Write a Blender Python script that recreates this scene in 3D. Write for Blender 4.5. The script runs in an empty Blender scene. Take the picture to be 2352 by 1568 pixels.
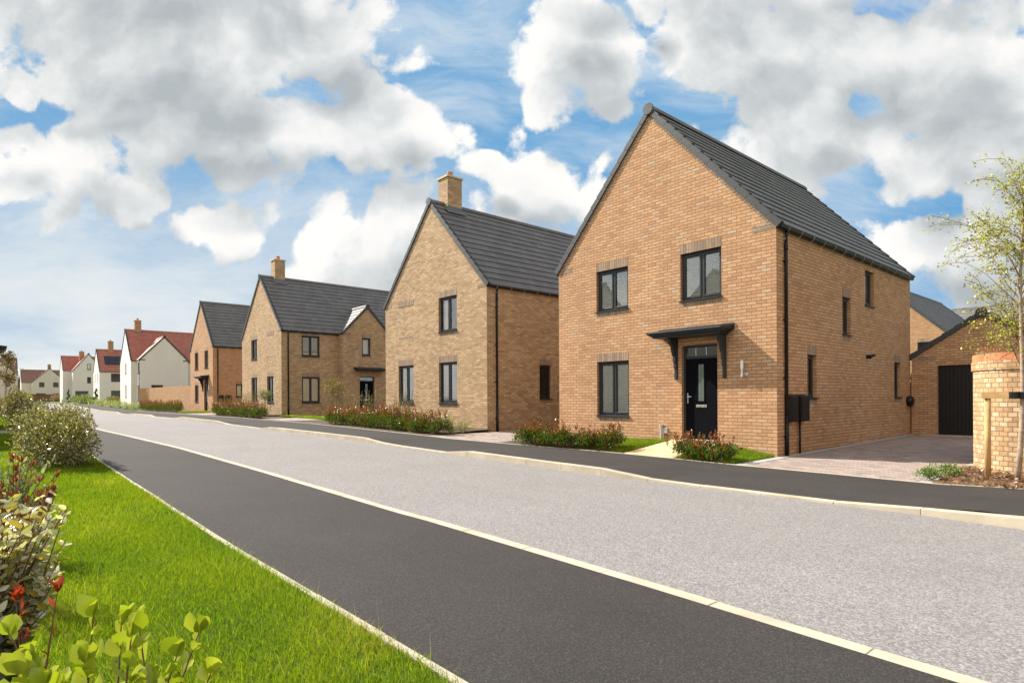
import bpy, math, random
import numpy as np
from mathutils import Vector, Matrix
random.seed(7); rng = np.random.default_rng(7)
scene = bpy.context.scene
COL = scene.collection

# ---------------------------------------------------------------- camera
RX, RY = .6582, .7529            # horizontal direction of the view's right hand side
cam_d = bpy.data.cameras.new("Camera"); cam = bpy.data.objects.new("Camera", cam_d); COL.objects.link(cam)
cam_d.sensor_width = 36; cam_d.lens = 36 * 1379.5 / 2352
cam_d.shift_y = 130 / 2352; cam_d.clip_end = 3000; cam_d.clip_start = .05
roll = .005
right = Vector((RX, RY, -roll)).normalized(); fwd = Vector((-RY, RX, 0)); up = right.cross(fwd).normalized()
cam.matrix_world = Matrix((( right.x, up.x, -fwd.x, 0), (right.y, up.y, -fwd.y, 0), (right.z, up.z, -fwd.z, 1.30), (0, 0, 0, 1)))
scene.camera = cam

# ---------------------------------------------------------------- light
SUN_TRAVEL = Vector((1, .36, -.87)).normalized()
EXPOSURE = 1.0
scene.view_settings.view_transform = 'Standard'; scene.view_settings.look = 'None'
scene.view_settings.exposure = EXPOSURE; scene.view_settings.gamma = 1
sun_d = bpy.data.lights.new("sun", 'SUN'); sun_d.energy = 4.8; sun_d.angle = math.radians(1.2); sun_d.color = (1, .93, .82)
sun = bpy.data.objects.new("sun", sun_d); COL.objects.link(sun)
sun.rotation_euler = SUN_TRAVEL.to_track_quat('-Z', 'Y').to_euler(); sun.location = (-20, -10, 30)

class NT:
    def __init__(s, tree): s.t = tree; s.n = tree.nodes; s.l = tree.links
    def new(s, typ, **kw):
        n = s.n.new(typ)
        for k, v in kw.items(): setattr(n, k, v)
        return n
    def put(s, sock, v):
        if isinstance(v, bpy.types.NodeSocket): s.l.new(v, sock)
        elif v is not None: sock.default_value = v
    def math(s, op, a, b=None, c=None, clamp=False):
        n = s.new('ShaderNodeMath', operation=op); n.use_clamp = clamp
        s.put(n.inputs[0], a); s.put(n.inputs[1], b)
        if c is not None: s.put(n.inputs[2], c)
        return n.outputs[0]
    def vm(s, op, a, b=None, sc=None):
        n = s.new('ShaderNodeVectorMath', operation=op); s.put(n.inputs[0], a)
        if b is not None: s.put(n.inputs[1], b)
        if sc is not None: s.put(n.inputs['Scale'], sc)
        return n.outputs['Value'] if op in ('LENGTH', 'DOT_PRODUCT', 'DISTANCE') else n.outputs[0]
    def noise(s, v, scale, detail=2, rough=.5, dist=0, dim='3D'):
        n = s.new('ShaderNodeTexNoise', noise_dimensions=dim)
        if v is not None: s.put(n.inputs['Vector'], v)
        s.put(n.inputs['Scale'], scale); s.put(n.inputs['Detail'], detail); s.put(n.inputs['Roughness'], rough); s.put(n.inputs['Distortion'], dist)
        return n
    def ramp(s, f, stops, interp='LINEAR'):
        n = s.new('ShaderNodeValToRGB'); e = n.color_ramp.elements; n.color_ramp.interpolation = interp
        while len(e) < len(stops): e.new(.5)
        for i, (p, c) in enumerate(stops):
            e[i].position = p; e[i].color = (*c, 1) if len(c) == 3 else c
        s.put(n.inputs[0], f); return n.outputs[0]
    def mix(s, f, a, b, mode='MIX'):
        n = s.new('ShaderNodeMix', data_type='RGBA', blend_type=mode)
        s.put(n.inputs[0], f)
        for i, v in ((6, a), (7, b)):
            if isinstance(v, (tuple, list)) and len(v) == 3: v = (*v, 1)
            s.put(n.inputs[i], v)
        return n.outputs[2]
    def mapr(s, v, a, b, c=0, d=1, smooth=True):
        n = s.new('ShaderNodeMapRange'); n.interpolation_type = 'SMOOTHSTEP' if smooth else 'LINEAR'
        s.put(n.inputs[0], v); s.put(n.inputs[1], a); s.put(n.inputs[2], b); s.put(n.inputs[3], c); s.put(n.inputs[4], d)
        return n.outputs[0]
    def comb(s, x, y, z=0):
        n = s.new('ShaderNodeCombineXYZ'); s.put(n.inputs[0], x); s.put(n.inputs[1], y); s.put(n.inputs[2], z); return n.outputs[0]
    def sep(s, v):
        n = s.new('ShaderNodeSeparateXYZ'); s.put(n.inputs[0], v); return n.outputs

def make_world():
    w = bpy.data.worlds.new("World"); scene.world = w; w.use_nodes = True
    N = NT(w.node_tree); N.n.clear()
    out = N.new('ShaderNodeOutputWorld')
    sky = N.new('ShaderNodeTexSky', sky_type='NISHITA'); sky.sun_disc = False
    d = -SUN_TRAVEL
    sky.sun_elevation = math.asin(d.z); sky.sun_rotation = math.atan2(d.x, d.y)
    sky.air_density = 1.0; sky.dust_density = .8; sky.ozone_density = 2.5
    geo = N.new('ShaderNodeTexCoord'); D = geo.outputs['Generated']
    xyz = N.sep(D)
    df = N.math('MAXIMUM', N.math('ABSOLUTE', N.vm('DOT_PRODUCT', D, (-RY, RX, 0))), .06)
    u = N.math('DIVIDE', N.vm('DOT_PRODUCT', D, (RX, RY, 0)), df)
    v = N.math('DIVIDE', N.math('MAXIMUM', xyz[2], 0), df)
    UV = N.comb(u, v, 0)
    # density of the cumulus field: blobs at compass directions plus fractal edges
    BL = [ # px, py, rx, ry in the 2352 px measure of the survey, converted to tangent units
      (330,110,520,210),(330,-90,620,190),(1900,-110,560,170),(1340,-60,130,90),(560,300,400,120),(830,330,270,95),(900,265,120,70),(700,90,220,130),
      (130,400,250,105),(40,330,110,50),(310,450,90,55),
      (510,520,150,66),(1340,150,150,150),(1330,40,140,120),(1265,215,60,60),
      (1720,110,270,150),(1960,130,440,190),(1900,290,330,150),(2220,180,290,190),(2330,340,240,150),(2160,400,220,100),
      (880,540,170,140),(850,640,150,80),(1210,440,200,100),(1290,470,150,110),(720,640,120,45),(1120,400,90,55),
      (2190,570,240,105),(2320,500,150,110),(2270,650,160,60),(1150,620,100,40),
      (260,200,260,90),(480,180,300,150),(1560,330,60,60),(1480,10,70,60)]
    g = bpy.data.node_groups.new('cloud_density', 'ShaderNodeTree'); G = NT(g)
    g.interface.new_socket('p', in_out='INPUT', socket_type='NodeSocketVector'); g.interface.new_socket('d', in_out='OUTPUT', socket_type='NodeSocketFloat'); g.interface.new_socket('s', in_out='OUTPUT', socket_type='NodeSocketFloat')
    gi = G.new('NodeGroupInput'); go = G.new('NodeGroupOutput'); p = gi.outputs[0]
    w1 = G.noise(p, 3.2, 3, .55); warp = G.vm('SCALE', G.vm('SUBTRACT', w1.outputs['Color'], (.5, .5, .5)), sc=.16)
    pw = G.vm('ADD', p, warp)
    acc = None
    for (px, py, rx, ry) in BL:
        c = ((px - 1176) / 1379.5, (914 - py) / 1379.5, 0)
        q = G.vm('MULTIPLY', G.vm('SUBTRACT', pw, c), (1379.5 / rx, 1379.5 / ry, 0))
        e = G.math('SUBTRACT', 1, G.vm('LENGTH', q))
        acc = e if acc is None else G.math('SMOOTH_MAX', acc, e, .12)
    f1 = G.noise(pw, 4.5, 4, .5).outputs[0]
    pw2 = G.vm('ADD', pw, G.vm('SCALE', G.vm('SUBTRACT', G.noise(p, 12, 5, .6).outputs['Color'], (.5, .5, .5)), sc=.055))
    f2 = G.noise(pw2, 14, 9, .62).outputs[0]
    vor = G.new('ShaderNodeTexVoronoi', feature='SMOOTH_F1'); G.put(vor.inputs['Vector'], G.vm('ADD', pw, G.vm('SCALE', G.noise(p, 14, 4).outputs['Color'], sc=.07))); vor.inputs['Scale'].default_value = 13; vor.inputs['Smoothness'].default_value = .4
    s = G.math('ADD', acc, G.math('MULTIPLY', G.math('SUBTRACT', f1, .5), 1.3))
    s = G.math('ADD', s, G.math('MULTIPLY', G.math('SUBTRACT', f2, .5), 1.15))
    s = G.math('SUBTRACT', s, G.math('MULTIPLY', G.math('SUBTRACT', vor.outputs[0], .45), 1.0))
    G.l.new(s, go.inputs[0])
    sm = G.math('ADD', acc, G.math('MULTIPLY', G.math('SUBTRACT', f1, .5), 1.3))
    G.l.new(G.math('ADD', sm, G.math('MULTIPLY', G.math('SUBTRACT', f2, .5), .70)), go.inputs[1])
    def dens(P):
        n = N.new('ShaderNodeGroup'); n.node_tree = g; N.put(n.inputs[0], P); return n.outputs
    E0 = dens(UV); E1 = dens(N.vm('ADD', UV, (-.03, .075, 0))); d0 = E0[0]
    alpha = N.mapr(d0, -.07, .21)
    th = N.math('ADD', N.math('MULTIPLY', N.mapr(E1[1], -.12, 1.05, smooth=False), .72), N.math('MULTIPLY', N.mapr(E0[1], .0, 1.0, smooth=False), .30))
    puff = N.mapr(N.math('SUBTRACT', E1[0], d0), -.45, .45, -.15, .15, smooth=False)
    soft = N.noise(UV, 5.0, 5, .55).outputs[0]
    shade = N.math('ADD', N.math('ADD', N.math('MULTIPLY', th, N.mapr(soft, .3, .7, .82, 1.22)), puff), .02, clamp=True)
    ccol = N.ramp(shade, [(0, (.515, .508, .49)), (.20, (.485, .48, .47)), (.38, (.415, .423, .423)), (.62, (.330, .346, .352)), (1, (.235, .255, .268))])
    # thin high streaks
    st = N.noise(N.vm('MULTIPLY', N.vm('ADD', UV, N.vm('SCALE', N.noise(UV, 2.5, 2).outputs['Color'], sc=.30)), (2.6, 8, 1)), 1.0, 7, .62).outputs[0]
    cir = N.mapr(st, .36, .70, 0, .72)
    low = N.mapr(N.math('ADD', v, N.math('MULTIPLY', u, .18)), -.12, .36, 1.0, .0, smooth=False)
    lown = N.math('MULTIPLY', low, N.mapr(N.noise(N.vm('MULTIPLY', UV, (3.0, 9, 1)), 1.0, 5, .55).outputs[0], .3, .65, .55, 1))
    base = N.mix(1.0, sky.outputs[0], (.090, .100, .105), 'MULTIPLY')
    base = N.mix(1.0, base, (.078, .20, .345), 'DARKEN')
    base = N.mix(cir, base, (.36, .40, .43))
    base = N.mix(lown, base, (.475, .475, .45))
    col = N.mix(alpha, base, ccol)
    # added fill: out-of-view sky made brighter and warmer to lift side walls and roofs
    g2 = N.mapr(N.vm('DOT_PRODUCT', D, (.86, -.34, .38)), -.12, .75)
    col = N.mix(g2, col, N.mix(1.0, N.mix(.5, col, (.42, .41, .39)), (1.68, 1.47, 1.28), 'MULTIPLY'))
    g3 = N.mapr(N.vm('DOT_PRODUCT', D, (-.40, -.85, .34)), .58, .95)  # second added boost: unseen sky behind, brightening window reflections and house fronts
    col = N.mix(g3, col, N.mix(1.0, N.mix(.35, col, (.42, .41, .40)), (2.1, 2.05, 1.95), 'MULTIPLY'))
    col = N.mix(N.mapr(xyz[2], -.02, .0), (.16, .15, .12), col)
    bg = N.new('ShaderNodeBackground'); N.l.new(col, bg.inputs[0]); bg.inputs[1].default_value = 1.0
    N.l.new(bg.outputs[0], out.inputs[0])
    w.cycles.sampling_method = 'MANUAL'; w.cycles.sample_map_resolution = 512
    scene.cycles.max_bounces = 8; scene.cycles.diffuse_bounces = 3; scene.cycles.glossy_bounces = 3; scene.cycles.transmission_bounces = 4; scene.cycles.transparent_max_bounces = 8; scene.cycles.caustics_reflective = False; scene.cycles.caustics_refractive = False
make_world()

# ---------------------------------------------------------------- object helpers
def tag(o, label=None, cat=None, group=None, kind=None):
    if label: o['label'] = label
    if cat: o['category'] = cat
    if group: o['group'] = group
    if kind: o['kind'] = kind
    return o
def empty(name, loc, label, cat, group=None):
    o = bpy.data.objects.new(name, None); COL.objects.link(o); o.location = loc; o.empty_display_size = .3
    return tag(o, label, cat, group)
class MB:
    def __init__(s): s.v = []; s.f = []
    def quad(s, *p):
        i = len(s.v); s.v += [tuple(q) for q in p]; s.f.append(tuple(range(i, i + len(p)))); return s
    def hexa(s, p):     # 8 points: bottom ring, top ring
        i = len(s.v); s.v += [tuple(q) for q in p]
        for f in ((0,3,2,1),(4,5,6,7),(0,1,5,4),(1,2,6,5),(2,3,7,6),(3,0,4,7)): s.f.append(tuple(i + k for k in f))
        return s
    def box(s, x0, x1, y0, y1, z0, z1):
        return s.hexa([(x0,y0,z0),(x1,y0,z0),(x1,y1,z0),(x0,y1,z0),(x0,y0,z1),(x1,y0,z1),(x1,y1,z1),(x0,y1,z1)])
    def pbox(s, P, u0, u1, d0, d1, z0, z1):
        return s.hexa([P(u0,d0,z0),P(u1,d0,z0),P(u1,d1,z0),P(u0,d1,z0),P(u0,d0,z1),P(u1,d0,z1),P(u1,d1,z1),P(u0,d1,z1)])
    def tube(s, pts, rad, n=8, cap=True):
        pts = [Vector(p) for p in pts]; R = rad if isinstance(rad, (list, tuple)) else [rad] * len(pts)
        base = len(s.v)
        for k, p in enumerate(pts):
            t = (pts[min(k + 1, len(pts) - 1)] - pts[max(k - 1, 0)]).normalized()
            a = t.cross(Vector((0, 0, 1)));
            if a.length < .1: a = t.cross(Vector((1, 0, 0)))
            a.normalize(); b = t.cross(a)
            for j in range(n):
                th = 2 * math.pi * j / n; s.v.append(tuple(p + (a * math.cos(th) + b * math.sin(th)) * R[k]))
        for k in range(len(pts) - 1):
            for j in range(n):
                s.f.append((base + k*n + j, base + k*n + (j+1) % n, base + (k+1)*n + (j+1) % n, base + (k+1)*n + j))
        if cap:
            s.f.append(tuple(base + j for j in range(n))[::-1]); s.f.append(tuple(base + (len(pts)-1)*n + j for j in range(n)))
        return s
    def prism(s, prof, ax, a0, a1):   # profile points (p,q) extruded along axis; ax 'x': (a,p,q); 'y': (p,a,q)
        f = (lambda a, p, q: (a, p, q)) if ax == 'x' else (lambda a, p, q: (p, a, q)) if ax == 'y' else (lambda a, p, q: (p, q, a))
        i = len(s.v); n = len(prof)
        s.v += [f(a0, *q) for q in prof] + [f(a1, *q) for q in prof]
        s.f.append(tuple(i + k for k in range(n))); s.f.append(tuple(i + n + k for k in range(n))[::-1])
        for k in range(n): s.f.append((i + k, i + n + k, i + n + (k+1) % n, i + (k+1) % n))
        return s
    def build(s, name, m, parent=None, smooth=False, bevel=0):
        me = bpy.data.meshes.new(name); me.from_pydata(s.v, [], s.f); me.update()
        o = bpy.data.objects.new(name, me); COL.objects.link(o)
        if m: me.materials.append(m)
        if parent: o.parent = parent
        if smooth: me.polygons.foreach_set('use_smooth', [True] * len(me.polygons))
        if bevel:
            b = o.modifiers.new('bevel', 'BEVEL'); b.width = bevel; b.segments = 2; b.limit_method = 'ANGLE'
        return o
def fast(name, V, F, m, parent=None, cols=None):
    F = np.asarray(F, dtype=np.int32); n, k = F.shape
    me = bpy.data.meshes.new(name); me.vertices.add(len(V)); me.vertices.foreach_set('co', np.asarray(V, dtype=np.float32).ravel())
    me.loops.add(n * k); me.loops.foreach_set('vertex_index', F.ravel()); me.polygons.add(n)
    me.polygons.foreach_set('loop_start', np.arange(0, n * k, k, dtype=np.int32))
    me.update(calc_edges=True); me.validate()
    if cols is not None:
        a = me.color_attributes.new('Col', 'FLOAT_COLOR', 'POINT'); c = np.ones((len(V), 4), dtype=np.float32); c[:, :3] = cols; a.data.foreach_set('color', c.ravel())
    me.materials.append(m)
    o = bpy.data.objects.new(name, me); COL.objects.link(o)
    if parent: o.parent = parent
    return o

# ---------------------------------------------------------------- materials
def newmat(name):
    m = bpy.data.materials.new(name); m.use_nodes = True; N = NT(m.node_tree); b = m.node_tree.nodes['Principled BSDF']; return m, N, b
def bump(N, b, h, strength=.5, dist=.01):
    n = N.new('ShaderNodeBump'); n.inputs['Strength'].default_value = strength; n.inputs['Distance'].default_value = dist
    N.put(n.inputs['Height'], h); N.l.new(n.outputs[0], b.inputs['Normal'])
def simple(name, c, rough=.5, metal=0, var=.12, scale=8, spec=.5, bumpy=0):
    m, N, b = newmat(name); pos = N.new('ShaderNodeNewGeometry').outputs['Position']
    f = N.noise(pos, scale, 5, .6).outputs[0]
    lo = tuple(x * (1 - var) for x in c); hi = tuple(min(1, x * (1 + var)) for x in c)
    N.l.new(N.ramp(f, [(.3, lo), (.7, hi)]), b.inputs['Base Color'])
    N.put(b.inputs['Roughness'], N.mapr(N.noise(pos, scale * 3, 3).outputs[0], .3, .7, max(.03, rough - .07), min(1, rough + .07)))
    b.inputs['Metallic'].default_value = metal; b.inputs['Specular IOR Level'].default_value = spec
    if bumpy: bump(N, b, N.noise(pos, scale * 12, 4).outputs[0], .6, bumpy)
    return m
def wallcoords(N):
    g = N.new('ShaderNodeNewGeometry'); p = N.sep(g.outputs['Position']); n = N.sep(g.outputs['True Normal'])
    s = N.math('GREATER_THAN', N.math('ABSOLUTE', n[0]), .6)
    u = N.math('ADD', N.math('MULTIPLY', p[0], N.math('SUBTRACT', 1, s)), N.math('MULTIPLY', p[1], s))
    return g.outputs['Position'], u, p[2], s
def brick_mat(name, stops, mortar, pu=.225, pv=.075, uv=False, joint=.0045, rough=.88, bs=.8, stack=False, patch=.16, zoff=0):
    m, N, b = newmat(name)
    pos, u, z, s = wallcoords(N)
    if uv:
        t = N.sep(N.new('ShaderNodeTexCoord').outputs['UV']); u, z = t[0], t[1]
    wob = N.noise(pos, 9, 3).outputs['Color']; wob = N.sep(wob)
    u = N.math('ADD', u, N.math('MULTIPLY', N.math('SUBTRACT', wob[0], .5), .010)); z = N.math('ADD', z, N.math('MULTIPLY', N.math('SUBTRACT', wob[1], .5), .007))
    rv = N.math('DIVIDE', N.math('ADD', z, zoff), pv); row = N.math('FLOOR', rv)
    bu = N.math('DIVIDE', u, pu)
    if not stack: bu = N.math('ADD', bu, N.math('MULTIPLY', N.math('FLOORED_MODULO', row, 2), .5))
    col = N.math('FLOOR', bu); fu = N.math('SUBTRACT', bu, col); fv = N.math('SUBTRACT', rv, row)
    mu = N.math('MULTIPLY', N.math('MINIMUM', fu, N.math('SUBTRACT', 1, fu)), pu); mv = N.math('MULTIPLY', N.math('MINIMUM', fv, N.math('SUBTRACT', 1, fv)), pv)
    fine = N.noise(pos, 70, 3, .6).outputs[0]
    d = N.math('ADD', N.math('MINIMUM', mu, mv), N.math('MULTIPLY', N.math('SUBTRACT', fine, .5), .004))
    mask = N.mapr(d, joint - .001, joint + .0025)
    wn = N.new('ShaderNodeTexWhiteNoise', noise_dimensions='3D'); N.put(wn.inputs['Vector'], N.comb(N.math('ADD', col, N.math('MULTIPLY', s, 97)), row, 3.3))
    c = N.ramp(wn.outputs['Value'], stops)
    grain = N.noise(pos, 28, 4, .65).outputs[0]
    c = N.mix(1.0, c, N.ramp(grain, [(.25, (1 - patch * 1.4,) * 3), (.75, (1 + patch,) * 3)]), 'MULTIPLY')
    big = N.noise(pos, .7, 3).outputs[0]
    c = N.mix(1.0, c, N.ramp(big, [(.3, (.93, .92, .91)), (.7, (1.06, 1.05, 1.04))]), 'MULTIPLY')
    spots = N.mapr(N.noise(pos, 45, 2).outputs[0], .70, .76, 0, .5)
    c = N.mix(spots, c, tuple(x * .5 for x in mortar))
    c = N.mix(mask, mortar, c)
    N.l.new(c, b.inputs['Base Color']); b.inputs['Roughness'].default_value = rough; b.inputs['Specular IOR Level'].default_value = .2
    crease = N.noise(N.vm('MULTIPLY', N.vm('ADD', pos, N.vm('SCALE', wn.outputs['Color'], sc=5.0)), (16, 16, 34)), 1.0, 4, .6, 1.2).outputs[0]
    h = N.math('ADD', N.math('MULTIPLY', mask, 1.0), N.math('MULTIPLY', N.math('ADD', N.math('MULTIPLY', crease, .9), N.math('MULTIPLY', fine, .3)), mask))
    bump(N, b, h, bs, .006)
    return m
M = {}
M['brick_orange'] = brick_mat('brick_orange', [(0,(.40,.225,.128)),(.15,(.45,.258,.142)),(.5,(.495,.290,.158)),(.85,(.535,.322,.180)),(.965,(.545,.345,.200)),(.975,(.50,.35,.235)),(1,(.49,.36,.25))], (.25,.150,.088), joint=.0060, bs=.75, patch=.12)
M['brick_yellow'] = brick_mat('brick_yellow', [(0,(.34,.225,.135)),(.15,(.40,.272,.160)),(.5,(.455,.318,.187)),(.8,(.51,.362,.215)),(1,(.56,.415,.255))], (.24,.162,.10), joint=.0060, bs=.75, patch=.12)
M['brick_garden'] = brick_mat('brick_garden', [(0,(.38,.24,.125)),(.4,(.47,.305,.16)),(.75,(.53,.36,.20)),(1,(.60,.45,.30))], (.27,.18,.11), pu=.118, uv=True, joint=.0055)
M['brick_brown'] = brick_mat('brick_brown', [(0,(.25,.175,.125)),(.5,(.31,.225,.16)),(1,(.37,.275,.20))], (.17,.115,.08), pu=.075, pv=4, stack=True, zoff=1)
M['brick_brown_flat'] = brick_mat('brick_brown_flat', [(0,(.25,.175,.125)),(.5,(.31,.225,.16)),(1,(.37,.275,.20))], (.17,.115,.08))
M['coping'] = brick_mat('coping', [(0,(.46,.14,.06)),(.5,(.56,.19,.085)),(1,(.62,.25,.12))], (.40,.27,.17), pu=.075, pv=4, stack=True, uv=True, zoff=1)
def render_mat(name, c):
    m, N, b = newmat(name); pos = N.new('ShaderNodeNewGeometry').outputs['Position']
    f = N.noise(N.vm('MULTIPLY', pos, (1, 1, .35)), 1.6, 5, .6).outputs[0]
    N.l.new(N.ramp(f, [(.3, tuple(x * .93 for x in c)), (.7, c)]), b.inputs['Base Color']); b.inputs['Roughness'].default_value = .95
    bump(N, b, N.noise(pos, 90, 3).outputs[0], .5, .004); return m
M['white_render'] = render_mat('white_render', (.74, .70, .65))
M['cream_render'] = render_mat('cream_render', (.66, .60, .52))
def tile_mat(name, lo, hi, pu=.33, jd=.45, rough=.62):
    m, N, b = newmat(name); g = N.new('ShaderNodeNewGeometry'); p = N.sep(g.outputs['Position']); n = N.sep(g.outputs['True Normal'])
    s = N.math('GREATER_THAN', N.math('ABSOLUTE', n[0]), N.math('ABSOLUTE', n[1]))
    u = N.math('ADD', N.math('MULTIPLY', p[1], s), N.math('MULTIPLY', p[0], N.math('SUBTRACT', 1, s)))
    row = N.math('FLOOR', N.math('MULTIPLY', p[2], 3.9)); bu = N.math('ADD', N.math('DIVIDE', u, pu), N.math('MULTIPLY', N.math('FLOORED_MODULO', row, 2), .5))
    col = N.math('FLOOR', bu); fu = N.math('SUBTRACT', bu, col)
    mu = N.math('MULTIPLY', N.math('MINIMUM', fu, N.math('SUBTRACT', 1, fu)), pu)
    wn = N.new('ShaderNodeTexWhiteNoise', noise_dimensions='3D'); N.put(wn.inputs['Vector'], N.comb(col, row, 1))
    patch = N.noise(N.vm('MULTIPLY', g.outputs['Position'], (1, .8, 1)), .55, 2).outputs[0]
    f = N.math('ADD', N.math('MULTIPLY', wn.outputs['Value'], .55), N.math('MULTIPLY', patch, .5))
    c = N.ramp(f, [(.15, lo), (.85, hi)])
    c = N.mix(1.0, c, N.ramp(N.noise(g.outputs['Position'], 35, 4).outputs[0], [(.3, (.85,) * 3), (.7, (1.12,) * 3)]), 'MULTIPLY')
    c = N.mix(N.mapr(mu, .003, .008, jd, 0), c, (.01, .01, .01)); N.l.new(c, b.inputs['Base Color'])
    b.inputs['Roughness'].default_value = rough; b.inputs['Specular IOR Level'].default_value = .5
    bump(N, b, N.math('ADD', N.mapr(mu, .002, .008), N.math('MULTIPLY', N.noise(g.outputs['Position'], 120, 3).outputs[0], .4)), .5, .004)
    return m
M['tile_grey'] = tile_mat('tile_grey', (.105, .102, .098), (.155, .151, .145))
M['tile_brown'] = tile_mat('tile_brown', (.20, .10, .07), (.28, .15, .11))
M['tile_red'] = tile_mat('tile_red', (.31, .105, .070), (.42, .155, .105))
M['verge'] = simple('verge', (.052, .054, .057), .6, spec=.3)
M['verge_red'] = simple('verge_red', (.20, .07, .05), .6)
M['ridge_light'] = simple('ridge_light', (.16, .165, .165), .55)
M['anthracite'] = simple('anthracite', (.024, .026, .030), .42, var=.08, spec=.35)
M['black_plastic'] = simple('black_plastic', (.007, .007, .008), .38, var=.1, spec=.3)
M['door_black'] = simple('door_black', (.004, .0045, .007), .8, var=.15, spec=.04)
M['chrome'] = simple('chrome', (.62, .58, .52), .28, metal=.9)
M['steel'] = simple('steel', (.55, .56, .56), .4, metal=.6)
M['white_plastic'] = simple('white_plastic', (.72, .72, .70), .35, var=.03)
M['grey_plastic'] = simple('grey_plastic', (.42, .43, .42), .4, var=.05)
M['blind'] = simple('blind', (.88, .88, .84), .5, var=.04)
M['vent_cream'] = simple('vent_cream', (.40, .30, .20), .7)
M['meter'] = simple('meter', (.013, .008, .006), .5, var=.15, spec=.2)
M['wood_new'] = simple('wood_new', (.50, .30, .12), .75, var=.25, scale=5, bumpy=.002)
M['wood_fence'] = simple('wood_fence', (.30, .155, .055), .8, var=.3, scale=4, bumpy=.002)
M['wood_dark'] = simple('wood_dark', (.17, .085, .045), .85, var=.25, scale=3)
M['terracotta'] = simple('terracotta', (.50, .17, .09), .7)
M['stone_cap'] = simple('stone_cap', (.55, .43, .25), .8)
M['lead'] = simple('lead', (.13, .14, .15), .5, metal=.3)
M['solar'] = simple('solar', (.010, .014, .028), .12)
M['dark_clad'] = simple('dark_clad', (.07, .075, .09), .6)
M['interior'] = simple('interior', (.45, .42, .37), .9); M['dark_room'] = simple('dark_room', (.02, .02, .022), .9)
def glass_mat(name, tint=.9, refl=1.0):
    m, N, b = newmat(name); N.n.remove(b); out = N.n['Material Output']
    fr = N.new('ShaderNodeFresnel'); fr.inputs[0].default_value = 1.62
    pos = N.new('ShaderNodeNewGeometry').outputs['Position']
    bmp = N.new('ShaderNodeBump'); bmp.inputs['Strength'].default_value = .03; bmp.inputs['Distance'].default_value = .02
    N.put(bmp.inputs['Height'], N.noise(pos, 1.4, 1).outputs[0])
    gl = N.new('ShaderNodeBsdfGlossy'); gl.inputs['Roughness'].default_value = .015; gl.inputs['Color'].default_value = (refl,) * 3 + (1,); N.l.new(bmp.outputs[0], gl.inputs['Normal'])
    tr = N.new('ShaderNodeBsdfTransparent'); tr.inputs[0].default_value = (.98, 1, .99, 1)
    mx = N.new('ShaderNodeMixShader'); N.l.new(N.math('MULTIPLY', fr.outputs[0], 1.9, clamp=True), mx.inputs[0]); N.l.new(tr.outputs[0], mx.inputs[1]); N.l.new(gl.outputs[0], mx.inputs[2]); N.l.new(mx.outputs[0], out.inputs[0])
    return m
M['glass'] = glass_mat('glass'); M['dark_glass'] = simple('dark_glass', (.018, .022, .026), .12, var=.1, spec=.45)
def ground_mat(name, c, speck=.5, sc=220, patch=.06, rough=.9, bd=.003, c2=None):
    m, N, b = newmat(name); pos = N.new('ShaderNodeNewGeometry').outputs['Position']
    v = N.new('ShaderNodeTexVoronoi'); N.put(v.inputs['Vector'], pos); v.inputs['Scale'].default_value = sc
    g = N.sep(v.outputs['Color'])[0]
    f = N.math('ADD', N.math('MULTIPLY', g, .6), N.math('MULTIPLY', N.noise(pos, sc * .35, 3, .7).outputs[0], .55))
    cc = N.ramp(f, [(.2, tuple(x * (1 - speck) for x in c)), (.55, c), (.9, tuple(min(1, x * (1 + speck * 1.1)) for x in (c2 or c)))])
    pt = N.noise(pos, .8, 4, .6).outputs[0]
    cc = N.mix(1.0, cc, N.ramp(pt, [(.3, (1 - patch,) * 3), (.7, (1 + patch,) * 3)]), 'MULTIPLY')
    pt2 = N.noise(N.vm('MULTIPLY', pos, (.25, 1.2, 1)), 1.3, 3, .5).outputs[0]
    cc = N.mix(1.0, cc, N.ramp(pt2, [(.35, (1 - patch * .7,) * 3), (.7, (1 + patch * .6,) * 3)]), 'MULTIPLY')
    N.l.new(cc, b.inputs['Base Color']); b.inputs['Roughness'].default_value = rough; b.inputs['Specular IOR Level'].default_value = .3
    bump(N, b, f, .7, bd); return m
M['road'] = ground_mat('road', (.195, .184, .181), .38, 110, .04, bd=.003, c2=(.235, .222, .215))
M['tarmac'] = ground_mat('tarmac', (.029, .0258, .025), .32, 160, .10, bd=.002, c2=(.046, .041, .037))
M['concrete'] = simple('concrete', (.43, .375, .285), .85, var=.20, scale=2.2, bumpy=.002)
M['soil'] = ground_mat('soil', (.085, .055, .035), .6, 60, .2, bd=.01)
M['bark'] = ground_mat('bark', (.15, .085, .05), .6, 45, .2, bd=.01)
M['flag'] = simple('flag', (.56, .42, .24), .85, var=.18, scale=3, bumpy=.002)
M['lawn'] = ground_mat('lawn', (.075, .115, .012), .55, 90, .25, bd=.01)
M['far_grass'] = ground_mat('far_grass', (.08, .12, .03), .4, 20, .2, bd=.02)
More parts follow.
